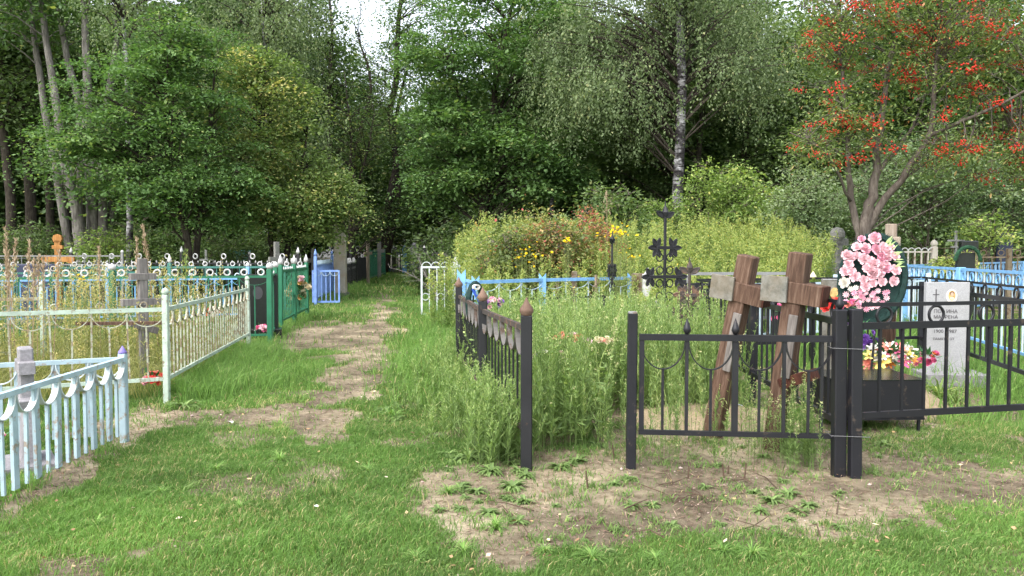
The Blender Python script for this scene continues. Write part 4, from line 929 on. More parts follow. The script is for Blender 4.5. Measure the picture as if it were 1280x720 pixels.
fence('navy_fence', 'dark navy fence on the far right side of the path', [(-7.7, 60), (-6.2, 54), (-4.4, 50)], dict(mat='navy', post_w=.14, post_h=1.6, top=1.4, low=.2, step=.3, pick=.06, merge=True))
fence('black_spike_fence', 'black iron fence with white tips beyond the green gate fence', [(-5.9, 22.0), (-9.5, 23), (-13, 23.6)], dict(mat='black', post_w=.08, post_h=1.6, cap='spear', capmat='white', top=1.3, low=.2, step=.2, pick=.022, fin='spear', finmat='white', merge=True, rings=(.07, .02, .8, 1.5), ringmat='white'))
fence('spiked_dark_fence', 'long low dark fence with white spikes under the broad green tree', [(-8.5, 26), (-13, 25.2), (-18, 24)], dict(mat='darkgrey', post_w=.08, post_h=1.55, cap='ball', capmat='white', top=1.25, low=.2, step=.3, pick=.025, fin='spear', finmat='white', merge=True))
fence('thin_grey_fence', 'thin pale grey rail fence behind the orange cross', [(-10, 20.5), (-14.5, 19.5), (-19, 18)], dict(mat='grey', post_w=.06, post_h=1.6, cap='ball', capmat='white', top=1.52, low=.2, step=.3, pick=.014, merge=True, midrail=1.3))
fence('teal_old_fence', 'faded teal fence around the orange cross', [(-7.2, 15.6), (-10.5, 14.4), (-13.5, 13.4)], dict(mat='teal', post_w=.06, post_h=1.38, cap='ball', capmat='white', top=1.22, low=.2, step=.2, pick=.018, rings=(.045, .011, .4, 1.3), ringmat='dirtywhite', merge=True))
fence('dark_mesh_fence', 'rusty dark mesh fence in the shade under the trees', [(-14, 29), (-22, 28), (-28, 26)], dict(mat='darkgrey', post_w=.08, post_h=1.6, top=1.4, low=.2, step=.25, pick=.02, merge=True))

# G: pale cyan gate with rings, arches, white pointed posts
g1 = thing('ring_gate', 'pale cyan gate with round rings and arched top beside the grass', 'gate', (X(527, 20), 20, 0), .04)
mb = MB(); Wd = .95
for q in (0, Wd): mb.box((q, 0, .65), (.045, .04, 1.22))
for z in (.06, 1.24): mb.box((Wd/2, 0, z), (Wd-.045, .038, .045))
obj('gate_frame', mb.mesh('gate_frame', M['cyanw']), g1)
for k in range(1, 5):
    mb = MB(); mb.box((0, 0, 0), (.022, .02, 1.16)); obj('picket', mb.mesh('picket', M['cyanw']), g1, (Wd*k/5, 0, .65))
for k in (0.5, 2.5, 4.5): obj('ring', MB().ring((0, 0, 0), .085, .010, 18, 6).mesh('ring', M['cyanw'], True), g1, (Wd*k/5, -.01, .50))
for k in range(4): obj('arch', MB().ring((0, 0, 0), .115, .008, 12, w=.02, a0=0, a1=math.pi).mesh('arch', M['cyanw']), g1, (.12+.236*k, 0, 1.255))
gp = fence('white_arch_fence', 'pale fence with a row of half round arches and pointed white posts behind the goldenrod', [(-1.33, 20.1), (.95, 20.0)], dict(mat='cyanw', post_w=.1, post_h=1.3, cap='point', capmat='white', top=1.22, low=.3, step=.24, pick=.02, half=(.16, 1.235, 'white')))
fence('', '', [(-1.33, 20.1), (-1.2, 17.2)], dict(mat='cyanw', post_w=.11, post_h=1.36, cap='point', capmat='white', top=1.22, low=.3, step=.2, pick=.05, merge=False), root=gp, skip=(0,))
# H: sky blue fence with pointed plate posts
def blue_post(root, x, y, h, w_=.10):
    mb = MB(); mb.box((0, 0, h/2), (w_, .05, h)); mb2 = MB()
    for s in (-1, 1): mb.add([(s*w_/2, -.02, h), (s*w_*.02, -.02, h), (s*w_*.02, .02, h), (s*w_/2, .02, h), (s*w_*.5, -.02, h+w_*.6), (s*w_*.5, .02, h+w_*.6)], [(0, 1, 4), (2, 3, 5), (1, 2, 5, 4), (3, 0, 4, 5), (3, 2, 1, 0)])
    obj('post', mb.mesh('post', M['blue']), root, (x-root.location.x, y-root.location.y, H(x, y)-.02))
hb = [(-.62, 13.6), (.56, 14.7), (2.35, 15.8), (2.85, 16.8)]
Hf = fence('sky_blue_fence', 'sky blue pipe rail fence with notched posts above the weeds', hb[:3], dict(mat='blue', post_w=.05, post_h=1.0, top=1.1, low=.3, rail=(.06, .05), step=.28, pick=.02, pmat='paleblue', arcs=True, arcd=.14, arcw=.02, amat='paleblue'), posts=False)
for p in hb[:3]: blue_post(Hf, p[0], p[1], 1.16, .13)
for p in [(-.95, 15.0)]: blue_post(Hf, p[0], p[1], 1.22, .16)
fence('', '', [(-.62, 13.6), (-1.05, 16.2)], dict(mat='blue', top=1.08, low=.3, rail=(.05, .04), step=.25, pick=.02), posts=False, root=Hf)
# thin black rail in front of it
fence('thin_black_rail_fence', 'low thin black rail fence half sunk in the weeds', [(-.67, 10.35), (1.35, 11.6)], dict(mat='black', post_w=.04, post_h=.98, top=.97, low=.3, rail=(.03, .025), step=.26, pick=.014, arcs=True, arcd=.14, arcw=.02))

# J: black fence with rusty caps
spJ = dict(post_w=.085, post_h=1.15, cap='onion', capmat='rustcap', mat='rustblack', top=1.04, low=.28, rail=(.04, .035), pick=.014, step=.175, arcs=True, arcd=.19, arcw=.04, amat='oldgrey', postmat='black', pmat='black')
J = fence('rusty_cap_fence', 'black iron fence with rusty onion caps along the weedy plot', [(.106, 5.88), (-.277, 7.7), (-.68, 10.3)], spJ)
g0 = thing('black_scallop_fence', 'low black scalloped front fence panel between two posts on bare sand', 'fence', (.876, 5.84, 0))
add_post(g0, .876, 5.84, .068, 1.15, 'black_clean', 'flat', 'grey', (0, .006), capw=.055)
x0, y0, x1, y1 = .93, 5.83, 2.30, 5.69
a = math.atan2(y1-y0, x1-x0); L = math.hypot(x1-x0, y1-y0)
def g0p(nm, me, s, z, tw=0, dy=0): return obj(nm, me, g0, (x0-.876+math.cos(a)*s-math.sin(a)*dy, y0-5.84+math.sin(a)*s, z), (0, tw, a))
mb = MB(); mb.box((L/2, 0, 0), (L, .04, .045)); g0p('rail', mb.mesh('rail', M['black_clean']), 0, .985)
mb = MB(); mb.box((L/2, 0, 0), (L, .03, .035)); g0p('rail', mb.mesh('rail', M['black_clean']), 0, .285)
mb = MB(); mb.box((0, 0, 0), (.035, .035, .66)); g0p('stile', mb.mesh('stile', M['black_clean']), .02, .63)
un = L/4
for k in range(4):
    hw = un/2-.012
    g0p('scallop', MB().ring((0, 0, 0), hw, .004, 18, w=.028, a0=math.pi, a1=2*math.pi, ry=.21).mesh('scallop', M['black_clean']), un*(k+.5), .962)
    mb = MB(); mb.box((0, 0, 0), (.019, .016, .445)); g0p('picket', mb.mesh('picket', M['black']), un*(k+.5), .525)
    if k > 0:
        wd = .045 if k == 2 else .024
        mb = MB(); mb.box((0, 0, 0), (wd, .022, .66)); g0p('picket', mb.mesh('picket', M['black']), un*k, .63)
        if k < 3: g0p('spear_tip', cap_mesh('spear', .05, 'black_clean'), un*k, 1.008)
mb = MB(); mb.box((0, 0, 0), (.02, .016, .66)); g0p('picket', mb.mesh('picket', M['black']), L-.08, .63)
add_post(g0, 2.335, 5.66, .086, 1.19, 'black_clean', 'spear', 'black_clean', (0, -.008), capw=.05)
# K: black ring fence
spK = dict(post_w=.075, post_h=1.2, cap=None, mat='black_clean', top=1.085, low=.45, rail=(.05, .03), pick=.018, step=.185, rings=(.062, .011, .43, 1.157), top2=1.235)
K = fence('black_ring_fence', 'glossy black fence with a band of rings around the pink wreath grave', [(2.426, 5.60), (4.95, 6.2)], dict(spK, post_w=.078))
fence('', '', [(4.95, 6.2), (6.1, 11.9), (4.3, 11.4), (2.5, 10.8)], dict(spK, low=.34), root=K, skip=(0,))
fence('', '', [(2.5, 10.8), (2.50, 8.3), (2.43, 5.78)], dict(spK, low=.34), root=K, skip=(0, 2))
obj('finial', cap_mesh('cone', .08, 'cream'), K, (4.3-2.435, 11.4-5.6, 1.25))
for z in (.31, .93):
    wr = MB(); pth = [(2.26, 5.60), (2.50, 5.53), (2.51, 5.67), (2.27, 5.74), (2.26, 5.60)]
    wr.tube([(px-2.38, py-5.63, random.uniform(-.006, .006)) for px, py in pth], .0022, 5); tag(obj('tie_wire', wr.mesh('tie_wire', M['wire']), None, (2.38, 5.63, z)), 'thin steel wire binding the two black posts, %s' % ('lower tie near the ground' if z < .5 else 'upper tie near the top rail'), 'wire')
# L: light blue pipe fence right
spL = dict(post_w=.12, post_h=1.38, mat='blue', top=1.33, low=.25, rail=(.042, .04), pick=.02, step=.36, midrail=1.10, rings=(.075, .014, .36, 1.21), pmat='paleblue')
Lf = fence('blue_ring_fence', 'light blue pipe fence with rings between its double rails behind the granite stone', [(8.2, 16.7), (7.4, 13.2), (6.6, 9.6)], spL)
fence('', '', [(8.2, 16.7), (11.5, 20.0), (15, 23.5)], spL, root=Lf, skip=(0,))
fence('pale_blue_inner_fence', 'faded pale blue fence glimpsed between the brown crosses and the wreath', [(3.6, 12.6), (5.4, 13.3), (7.4, 14.2)], dict(mat='paleblue', post_w=.07, post_h=1.25, top=1.1, low=.3, step=.22, pick=.022, merge=False))
fence('black_scroll_fence', 'black scrollwork fence behind the leaning brown crosses', [(2.6, 12.2), (4.0, 12.0), (4.3, 14.6)], dict(mat='black', post_w=.09, post_h=1.2, top=1.12, low=.3, rail=(.035, .03), step=.16, pick=.014, rings=(.07, .012, .22, .98), arcs=True, arcd=.12))
fence('grey_pipe_fence', 'grey pipe rail fence in front of the goldenrod', [(2.95, 13.4), (4.75, 13.6)], dict(mat='grey', post_w=.06, post_h=1.25, top=1.25, low=.5, rail=(.05, .05), step=.5, pick=.02))
fence('white_arch_picket_fence', 'rusty white picket fence with small arches near the rowan', [(X(1118, 18), 18), (X(1168, 18), 18)], dict(mat='dirtywhite', post_w=.12, post_h=1.75, cap='ball', top=1.62, low=.4, step=.14, pick=.03, half=(.07, 1.64, 'white')))
fence('rusty_picket_fence', 'rusty brown picket fence in the shade beyond the blue pipe fence', [(X(1218, 18.5), 18.5), (X(1262, 18.2), 18.2), (X(1320, 18), 18)], dict(mat='tan', post_w=.1, post_h=1.7, top=1.5, low=.3, midrail=1.0, step=.16, pick=.025, rings=(.06, .012, .25, 1.6), merge=False))
fence('scroll_grille_fence', 'grey wrought grille fence below the carved stone cross', [(X(985, 20), 20), (X(1035, 19.6), 19.6), (X(1066, 19.6), 19.6)], dict(mat='grey', post_w=.08, post_h=1.7, top=1.55, low=.3, step=.18, pick=.02, midrail=1.1, rings=(.08, .012, .2, 1.35), half=(.09, 1.57, 'grey')))
fence('far_rust_fence', 'long dark rusty fence at the edge of the trees', [(X(1100, 26), 26), (X(1200, 26), 26), (X(1330, 25), 25)], dict(mat='tan', post_w=.1, post_h=1.9, top=1.75, low=.3, step=.25, pick=.03, merge=True, midrail=1.3))
fence('dark_iron_fence', 'dark iron fence in the shadow left of the dead branches', [(X(530, 34), 34), (X(600, 31), 31)], dict(mat='black', post_w=.1, post_h=1.8, cap='cone', capmat='white', top=1.6, low=.3, step=.2, pick=.03, merge=True))

# ---------------------------------------------------------------- crosses and stones
def boxo(parent, nm, c, d, mat, rot=None, bev=.006):
    mb = MB(); mb.box((0, 0, 0), d, bev=bev); return obj(nm, mb.mesh(nm, M[mat]), parent, c, rot)
def wooden_cross(label, x, y, yaw, lean, tiltf, h, sc=1.0, slanted=True):
    t = thing('wooden_cross', label, 'cross', (x-lean*.2, y, H(x, y)-.25), rot=(tiltf, lean, yaw))
    h += .2
    boxo(t, 'upright', (0, 0, h/2), (.155*sc, .15*sc, h), 'brownwood', bev=.008)
    za = h-.33*sc
    boxo(t, 'crossbar', (0, -.005, za), (.49*sc, .163*sc, .17*sc), 'brownwood')
    for s in (-1, 1): boxo(t, 'crossbar_end', (s*(.245*sc+.004), -.005, za), (.014, .158*sc, .165*sc), 'darkwood', bev=0)
    boxo(t, 'plaque', (-.145*sc, -.102*sc, za+.01), (.225*sc, .025, .215*sc), 'plaque', (0, -.07, 0), bev=.003)
    boxo(t, 'face_board', (.045, -.098*sc, za-.42), (.07, .02, .5), 'oldboard', bev=.003)
    if slanted: boxo(t, 'slanted_bar', (.12, -.01, h*.47), (.30*sc, .16*sc, .09*sc), 'darkwood', (0, -.5, 0))
    return t
wooden_cross('weathered brown wooden cross leaning, the one nearer the black post', 2.12, 6.42, -.72, .13, .02, 1.65, .94)
wooden_cross('brown wooden cross tilted strongly, farther from the black post', 1.74, 6.9, -.72, .21, .03, 1.66, .92, False)
# torn foil round the nearer cross
mb = MB(); mb.add([(-.08, -.02, 0), (.05, -.03, .03), (.07, 0, .3), (-.04, .0, .33), (-.02, -.06, .16)], [(0, 1, 4), (1, 2, 4), (2, 3, 4), (3, 0, 4)])
# ornate iron crosses
def scroll_leaf(mb, c, s, ang):
    # a pointed leaf of bent strap: two arcs meeting
    ca, sa = math.cos(ang), math.sin(ang)
    for sg in (-1, 1):
        pts = []
        for k in range(7):
            t = k/6; u = t*s; v = sg*math.sin(t*math.pi)*s*.2
            pts.append((c[0]+u*ca-v*sa, c[1], c[2]+u*sa+v*ca))
        mb.tube(pts, .011, 5)
        mid_ = [(c[0]+(k/6*s)*ca, c[1], c[2]+(k/6*s)*sa) for k in range(7)]
        for k in range(6):
            q4 = [pts[k], pts[k+1], mid_[k+1], mid_[k]]
            mb.add([(p[0], p[1]-.004, p[2]) for p in q4]+[(p[0], p[1]+.004, p[2]) for p in q4], [(0, 1, 2, 3), (7, 6, 5, 4)])
def iron_cross(label, x, y, yaw, h, arm, sc=1.0, mat='black', slat=True, lean=0, levels=((.62, 1.0), (.80, .55)), name='iron_cross'):
    t = thing(name, label, 'cross', (x, y, H(x, y)-.03), rot=(0, lean, yaw))
    boxo(t, 'upright', (0, 0, h/2), (.036*sc, .03, h), mat)
    mb = MB(); mb.lathe([(.03*sc, 0), (.045*sc, .05), (.012, .13*sc), (.003, .2*sc)], n=6); obj('finial', mb.mesh('finial', M[mat]), t, (0, 0, h-.01))
    for (f_, k_) in levels:
        z = h*f_; w_ = arm*k_
        boxo(t, 'crossbar', (0, 0, z), (w_*2, .032, .045*sc), mat)
        for s in (-1, 1):
            mb = MB(); 
            for ang in (0, 1.1, -1.1, 1.9, -1.9): scroll_leaf(mb, (0, 0, 0), .13*sc, (0 if s > 0 else math.pi)+ang)
            obj('leaf_scroll', mb.mesh('leaf_scroll', M[mat]), t, (s*w_*.92, 0, z))
    mb = MB()
    for sx in (-1, 1):
        for k in range(5):
            z = h*.42+k*h*.08; mb.ring((sx*.075*sc, 0, z), .05*sc, .009, 12, 5)
    for ang in (.5, 2.6, 1.57): scroll_leaf(mb, (0, 0, h-.03), .15*sc, ang)
    obj('ring_scrolls', mb.mesh('ring_scrolls', M[mat]), t)
    if slat: boxo(t, 'slanted_bar', (0, -.03, h*.38), (.5*sc, .02, .04*sc), 'grey', (0, .95, 0))
    return t
iron_cross('tall ornate black iron cross with leaf scrolls above the goldenrod', X(831, 10.5), 10.5, .35, 2.12, .23, 1.0)
iron_cross('small ornate iron cross beneath bright yellow flowers', X(765, 14), 14, 1.1, 1.82, .16, .95, slat=False, levels=((.72, .9),))
iron_cross('brown rusted iron scroll cross among weeds behind the black panel', X(862, 9.4), 9.4, -.3, 1.42, .15, .9, 'rustblack', slat=True)
# white marker and brown stones behind
t = thing('white_grave_post', 'short white painted post at the end of the blue rail', 'post', (X(810, 15), 15, 0)); boxo(t, 'shaft', (0, 0, .6), (.20, .14, 1.2), 'white'); obj('finial', cap_mesh('cone', .12, 'white'), t, (0, 0, 1.19))
t = thing('brown_gravestone', 'small brown gravestone with pointed top beside the white post', 'gravestone', (X(798, 15.6), 15.6, 0)); boxo(t, 'slab', (0, 0, .6), (.26, .1, 1.2), 'tan'); boxo(t, 'base', (0, 0, .1), (.4, .3, .2), 'oldstone')
for i, (px, Y, h, w_, lb) in enumerate([(697, 15.3, 1.15, .12, 'narrow rusty upright marker in the weeds left of the small iron cross'), (718, 15.2, 1.25, .2, 'wider rusty marker with curled top beside the narrow one'), (745, 14.5, 1.2, .07, 'thin rusty rod marker next to the curled one')]):
    t = thing('grave_marker', lb, 'grave marker', (X(px, Y), Y, 0), .3*i)
    boxo(t, 'upright', (0, 0, h/2), (w_*.5, .05, h), 'tan')
    mb = MB(); 
    for k in range(5): mb.ring((w_*.4*(-1)**k, 0, h*(.5+.1*k)), .05, .01, 10, 5)
    obj('scrolls', mb.mesh('scrolls', M['tan']), t)
# concrete cross in the cyan plot
t = thing('concrete_cross', 'lilac grey concrete orthodox cross inside the cyan fence', 'cross', (-3.62, 5.92, -.03), -.95)
mb = MB(); mb.box((0, 0, .25), (.36, .10, .5), bev=.01, taper=.6); mb.box((0, 0, .70), (.17, .095, .46), bev=.01); obj('upright', mb.mesh('upright', M['concrete']), t)
boxo(t, 'crossbar', (0, -.003, .79), (.34, .11, .09), 'concrete'); boxo(t, 'slanted_bar', (0, -.004, .56), (.26, .108, .065), 'concrete', (0, .35, 0)); boxo(t, 'base', (0, 0, .04), (.5, .35, .1), 'concrete')
# grey wooden cross in the mint plot
t = thing('grey_wooden_cross', 'weathered grey three bar cross standing in weeds behind the mint fence', 'cross', (X(178, 9.8), 9.8, -.03), .75)
boxo(t, 'upright', (0, 0, .78), (.10, .09, 1.56), 'greywood'); boxo(t, 'crossbar', (0, -.003, 1.34), (.30, .10, .08), 'greywood'); boxo(t, 'lower_crossbar', (0, -.004, 1.03), (.50, .102, .08), 'greywood'); boxo(t, 'slanted_bar', (0, -.005, .72), (.34, .104, .08), 'greywood', (0, .35, 0))
# low rust rail board behind
t = thing('old_wooden_board', 'old brown board lying across the weedy mint plot', 'board', (X(150, 9.3), 9.3, .78), .12); boxo(t, 'plank', (0, 0, 0), (1.0, .03, .04), 'brownwood')
# orange cross
Y = 21; t = thing('orange_wooden_cross', 'bright orange carved wooden cross with rounded arm ends', 'cross', (X(73, Y), Y, -.03), .15)
boxo(t, 'upright', (0, 0, .98), (.14, .1, 1.96), 'orangewood')
for nm, c, r in (('crossbar_end', (-.30, 0, 1.46), .11), ('crossbar_end', (.30, 0, 1.46), .11), ('top_knob', (0, 0, 2.0), .12), ):
    mb = MB(); mb.add([(r*math.cos(q*.7854)*1.0, -.05, r*math.sin(q*.7854)) for q in range(8)]+[(r*math.cos(q*.7854), .05, r*math.sin(q*.7854)) for q in range(8)], [tuple(range(7, -1, -1)), tuple(range(8, 16))]+[(q, (q+1) % 8, 8+(q+1) % 8, 8+q) for q in range(8)]); obj(nm, mb.mesh(nm, M['orangewood']), t, c)
boxo(t, 'crossbar', (0, -.003, 1.46), (.56, .106, .13), 'orangewood'); boxo(t, 'upper_crossbar', (0, -.003, 1.78), (.26, .106, .09), 'orangewood')
# stump pillar
Y = 29; t = thing('broken_pillar', 'tall pale mossy stone pillar with slanted top behind the blue gate', 'pillar', (X(426, Y), Y, 0))
mb = MB(); mb.add([(-.19, -.2, 0), (.19, -.2, 0), (.19, .2, 0), (-.19, .2, 0), (-.2, -.16, 2.62), (.17, -.16, 2.3), (.17, .16, 2.25), (-.2, .16, 2.58)], [(3, 2, 1, 0), (4, 5, 6, 7), (0, 1, 5, 4), (1, 2, 6, 5), (2, 3, 7, 6), (3, 0, 4, 7)]); obj('shaft', mb.mesh('shaft', M['stump']), t)
boxo(t, 'base', (0, 0, .08), (.5, .5, .16), 'oldstone')
def simple_cross(name, label, x, y, h, w_, arm, mat, yaw=0, bars=(.75,), th=.08):
    t = thing(name, label, 'cross', (x, y, 0), yaw); boxo(t, 'upright', (0, 0, h/2), (w_, th, h), mat)
    for i, b in enumerate(bars): boxo(t, 'crossbar', (0, -.003, h*b), (arm*(1 if i == 0 else .6), th*1.06, w_*.9), mat)
    return t
simple_cross('grey_stone_cross', 'thin grey post cross behind the green gate fence', X(346, 22), 22, 1.9, .14, .5, 'oldstone', .9)
simple_cross('grey_stone_cross', 'grey stone cross beside the mossy pillar', X(392, 30), 30, 1.75, .16, .5, 'oldstone', .3)
simple_cross('pale_wooden_cross', 'pale wooden cross under the yellowing tree near the pillar', X(460, 40), 40, 2.1, .16, .5, 'palewood', .9)
simple_cross('grey_stone_cross', 'distant grey cross above the far green fence', X(474, 50), 50, 2.3, .25, .7, 'oldstone', .5)
simple_cross('metal_cross', 'small dark cross with white tip in the shade below the broad green tree', X(258, 27), 27, 1.7, .07, .5, 'white', .1, (.8, .6))
simple_cross('thin_iron_cross', 'thin pale iron cross in the dark hollow near the pale sapling', X(1194, 22), 22, 2.2, .05, .45, 'grey', 0, (.88, .8))
# carved stone monument
Y = 19; t = thing('carved_stone_cross', 'old carved grey stone cross monument left of the rowan trunk', 'monument', (X(1046, Y), Y, 0), .45)
boxo(t, 'pedestal', (0, 0, .45), (1.0, .8, .9), 'oldstone', bev=.04); boxo(t, 'base_tier', (0, 0, 1.08), (.75, .6, .36), 'oldstone', bev=.04); boxo(t, 'upper_tier', (0, 0, 1.33), (.52, .45, .16), 'oldstone', bev=.04)
mb = MB(); mb.box((0, 0, 1.62), (.2, .17, .46), bev=.02); mb.box((0, 0, 1.86), (.62, .17, .17), bev=.03)
mb.lathe([(.11, 1.9), (.17, 1.98), (.17, 2.08), (.12, 2.17), (.02, 2.21)], n=12); obj('cross_head', mb.mesh('cross_head', M['oldstone']), t)
# fallen plank cross behind wreath: pale wood cross
t = thing('pale_wooden_cross', 'pale wooden cross holding up the pink wreath', 'cross', (X(1113, 8.35), 8.35, 0), -.5)
boxo(t, 'upright', (0, 0, .95), (.11, .09, 1.9), 'palewood'); boxo(t, 'crossbar', (-.06, -.003, 1.72), (.3, .095, .09), 'palewood'); boxo(t, 'lower_sleeve', (0, -.002, .75), (.125, .105, .5), 'brownwood')
# granite headstone
HX, HY = X(1184, 9.8), 9.8
t = thing('granite_headstone', 'light grey granite headstone with portrait, cross and inscription', 'gravestone', (HX, HY, 0), -.12)
boxo(t, 'slab', (0, 0, .66), (.50, .09, 1.16), 'granite', bev=.004)
boxo(t, 'kerb', (.02, -.1, .07), (.72, .5, .16), 'concrete')
boxo(t, 'carved_cross', (-.14, -.0465, 1.07), (.012, .004, .17), 'ink', bev=0); boxo(t, 'carved_cross_bar', (-.14, -.0475, 1.09), (.075, .004, .010), 'ink', bev=0)
def disc(nm, parent, c, rx, rz, th, mat, n=20):
    mb = MB(); vs = [(rx*math.cos(6.2832*k/n), 0, rz*math.sin(6.2832*k/n)) for k in range(n)]; mb.add(vs+[(a_, -th, b_) for a_, _, b_ in vs], [tuple(range(n-1, -1, -1)), tuple(range(n, 2*n))]+[(k, (k+1) % n, n+(k+1) % n, n+k) for k in range(n)])
    return obj(nm, mb.mesh(nm, M[mat]), parent, c)
po = disc('portrait', t, (.04, -.045, 1.07), .062, .085, .008, 'whitep'); disc('portrait_ground', po, (0, -.008, .01), .042, .062, .003, 'gold'); disc('portrait_hair', po, (0, -.011, .035), .026, .026, .003, 'hairink'); disc('portrait_face', po, (0, -.014, .025), .017, .023, .003, 'skin'); disc('portrait_chest', po, (0, -.0112, -.025), .026, .02, .003, 'cream')
def text(body, parent, nm, c, size, mat, rot=(math.pi/2, 0, 0)):
    cu = bpy.data.curves.new(nm, 'FONT'); cu.body = body; cu.size = size; cu.extrude = .0015; cu.align_x = 'LEFT'
    tmp = bpy.data.objects.new(nm, cu); COL.objects.link(tmp); dg = bpy.context.evaluated_depsgraph_get(); me = bpy.data.meshes.new_from_object(tmp.evaluated_get(dg)); bpy.data.objects.remove(tmp)
    me.materials.clear(); me.materials.append(M[mat]); return obj(nm, me, parent, c, rot)
ins = None
for i, (s, sz) in enumerate([('ПО   ИНА', .062), ('МАТРЕНА', .058), ('МАТВЕЕВНА', .052), ('1900  1987', .06), ('ПАМЯТЬ  ОТ', .04)]):
    text(s, t, 'inscription_line', (-.165, -.0475, .885-.088*i-(.02 if i == 0 else 0)), sz, 'ink')
# icon panel
IX, IY = X(1043, 8.9), 8.9
t = thing('icon_stone', 'pale grey memorial slab with a gold icon behind the red flowers', 'gravestone', (IX, IY, 0), -.15)
boxo(t, 'slab', (0, 0, .66), (.27, .05, 1.30), 'plaque', bev=.004); disc('icon', t, (0, -.026, 1.13), .05, .085, .006, 'gold'); boxo(t, 'border', (0, -.027, 1.305), (.25, .006, .01), 'granite', bev=0)
# black granite stone in the green plot
t = thing('black_headstone', 'polished black headstone behind the green ring fence', 'gravestone', (X(322, 15), 15, 0), .25)
boxo(t, 'slab', (0, 0, .62), (.72, .1, 1.16), 'blackstone'); boxo(t, 'plinth', (0, -.05, .09), (.85, .4, .18), 'blackstone')
disc('portrait', t, (0, -.052, .85), .09, .12, .005, 'darkgrey')
# dark shapes right: dark green arched wreath & box
t = thing('arched_wreath', 'dark green arched needle wreath over a black stone beyond the blue fence', 'wreath', (X(1208, 15.5), 15.5, 0))
boxo(t, 'stone', (0, .05, .8), (.34, .1, 1.6), 'blackstone')
def needles(mb, path_fn, n, L, seed=1, rad=.02):
    r = random.Random(seed)
    for _ in range(n):
        c = path_fn(r.random()); d = Vector((r.gauss(0, 1), r.gauss(0, 1), r.gauss(0, 1))).normalized()*L*r.uniform(.6, 1.2); s = d.orthogonal().normalized()*.004
        c = Vector(c); mb.add([c-s, c+s, c+d], [(0, 1, 2)])
mb = MB(); needles(mb, lambda u: (.24*math.cos(math.pi*u), -.04, 1.45+.26*math.sin(math.pi*u)) if u < .99 else (.24, 0, 1.3), 900, .07, 4); mb.ring((0, -.04, 1.45), .24, .035, 14, 6, a0=0, a1=math.pi, ry=.26); obj('needle_arch', mb.mesh('needle_arch', M['darkarch']), t)
for i, (px, Y, w_, h, m, lb) in enumerate([(45, 17.5, .8, 1.35, 'navy', 'dark navy headstone behind the dry stalks'), (120, 30, .7, 1.5, 'blackstone', 'black headstone in shade below the pale grey stems'), (242, 29, .8, 1.6, 'blackstone', 'black headstone under the broad green tree'), (298, 29.5, .9, 1.7, 'teal', 'dark teal plate monument under the trees'), (1210, 20, .6, 1.9, 'blackstone', 'dark headstone behind the arched wreath'), (1255, 24, .7, 2.2, 'navy', 'dark blue monument in the shade near the frame edge'), (548, 38, .7, 1.6, 'oldstone', 'dark stone between path and the leaning maple'), (578, 33, .5, 1.5, 'blackstone', 'black stone beneath the dead branches')]):
    t = thing('headstone', lb, 'gravestone', (X(px, Y), Y, 0), .1*i); boxo(t, 'slab', (0, 0, h/2), (w_, .12, h), m, bev=.02); boxo(t, 'base', (0, -.05, .1), (w_*1.2, .4, .2), 'oldstone')
# planter/black table
PX, PY = 2.86, 7.02
t = thing('black_planter_box', 'black metal box planter on thin legs inside the ring fence', 'planter', (PX, PY, 0), .04)
mb = MB(); wq, dq = .80, .62
mb.box((wq/2, 0, .30), (wq, .012, .34)); mb.box((wq/2, dq, .30), (wq, .012, .34)); mb.box((0.006, dq/2, .30), (.012, dq-.014, .34)); mb.box((wq-.006, dq/2, .30), (.012, dq-.014, .34)); obj('side_panels', mb.mesh('side_panels', M['black_clean']), t)
boxo(t, 'top_plate', (wq/2, dq/2, .474), (wq+.02, dq+.02, .008), 'blackstone', bev=0)
boxo(t, 'lower_rim', (wq/2, dq/2, .128), (wq+.012, dq+.012, .02), 'black_clean', bev=0)
for qx, qy in ((.03, .03), (wq-.03, .03), (.03, dq-.03), (wq-.03, dq-.03)): boxo(t, 'leg', (qx, qy, .05), (.022, .022, .14), 'black_clean', bev=0)

# ---------------------------------------------------------------- flowers
def flower_mesh(kind, mat, seed=0):
    def f():
        r = random.Random(seed); mb = MB()
        def petal(az, el, L, W_, cup, r0=.0):
            d = Vector((math.cos(az)*math.cos(el), math.sin(az)*math.cos(el), math.sin(el))); s = Vector((-math.sin(az), math.cos(az), 0)); u = s.cross(d)*-1
            o = Vector((math.cos(az)*r0, math.sin(az)*r0, 0))
            p = [o-s*W_*.2, o+s*W_*.2, o+d*L*.55+s*W_*.5-u*cup*.2, o+d*L*.55-s*W_*.5-u*cup*.2, o+d*L*.55+u*cup*-.5, o+d*L+s*W_*.28+u*cup*.5, o+d*L-s*W_*.28+u*cup*.5, o+d*L*1.04+u*cup*.3]
            mb.add(p, [(0, 1, 2, 4), (0, 4, 3), (3, 4, 7, 6), (4, 2, 5, 7)])
        if kind == 'rose':
            for ring_, (n, el, L, W_, cup) in enumerate([(7, .15, 1, .85, .3), (6, .55, .85, .75, .3), (5, .95, .7, .6, .25), (4, 1.25, .6, .4, .15)]):
                for k in range(n): petal(6.283*(k+.5*ring_)/n+r.uniform(-.15, .15), el+r.uniform(-.08, .08), L*r.uniform(.9, 1.1), W_, cup)
        elif kind == 'lily':
            for k in range(6): petal(6.283*k/6, .55+.15*(k % 2), 1.25, .55, -.25)
            for k in range(4): petal(6.283*k/4, 1.2, .6, .12, 0)
        else:
            for ring_ in range(3):
                for k in range(9): petal(6.283*(k+.3*ring_)/9, .1+.45*ring_, 1-.22*ring_, .35, .1)
        return mb.mesh('flower', M[mat])
    return cm(('fl', kind, mat, seed), f)
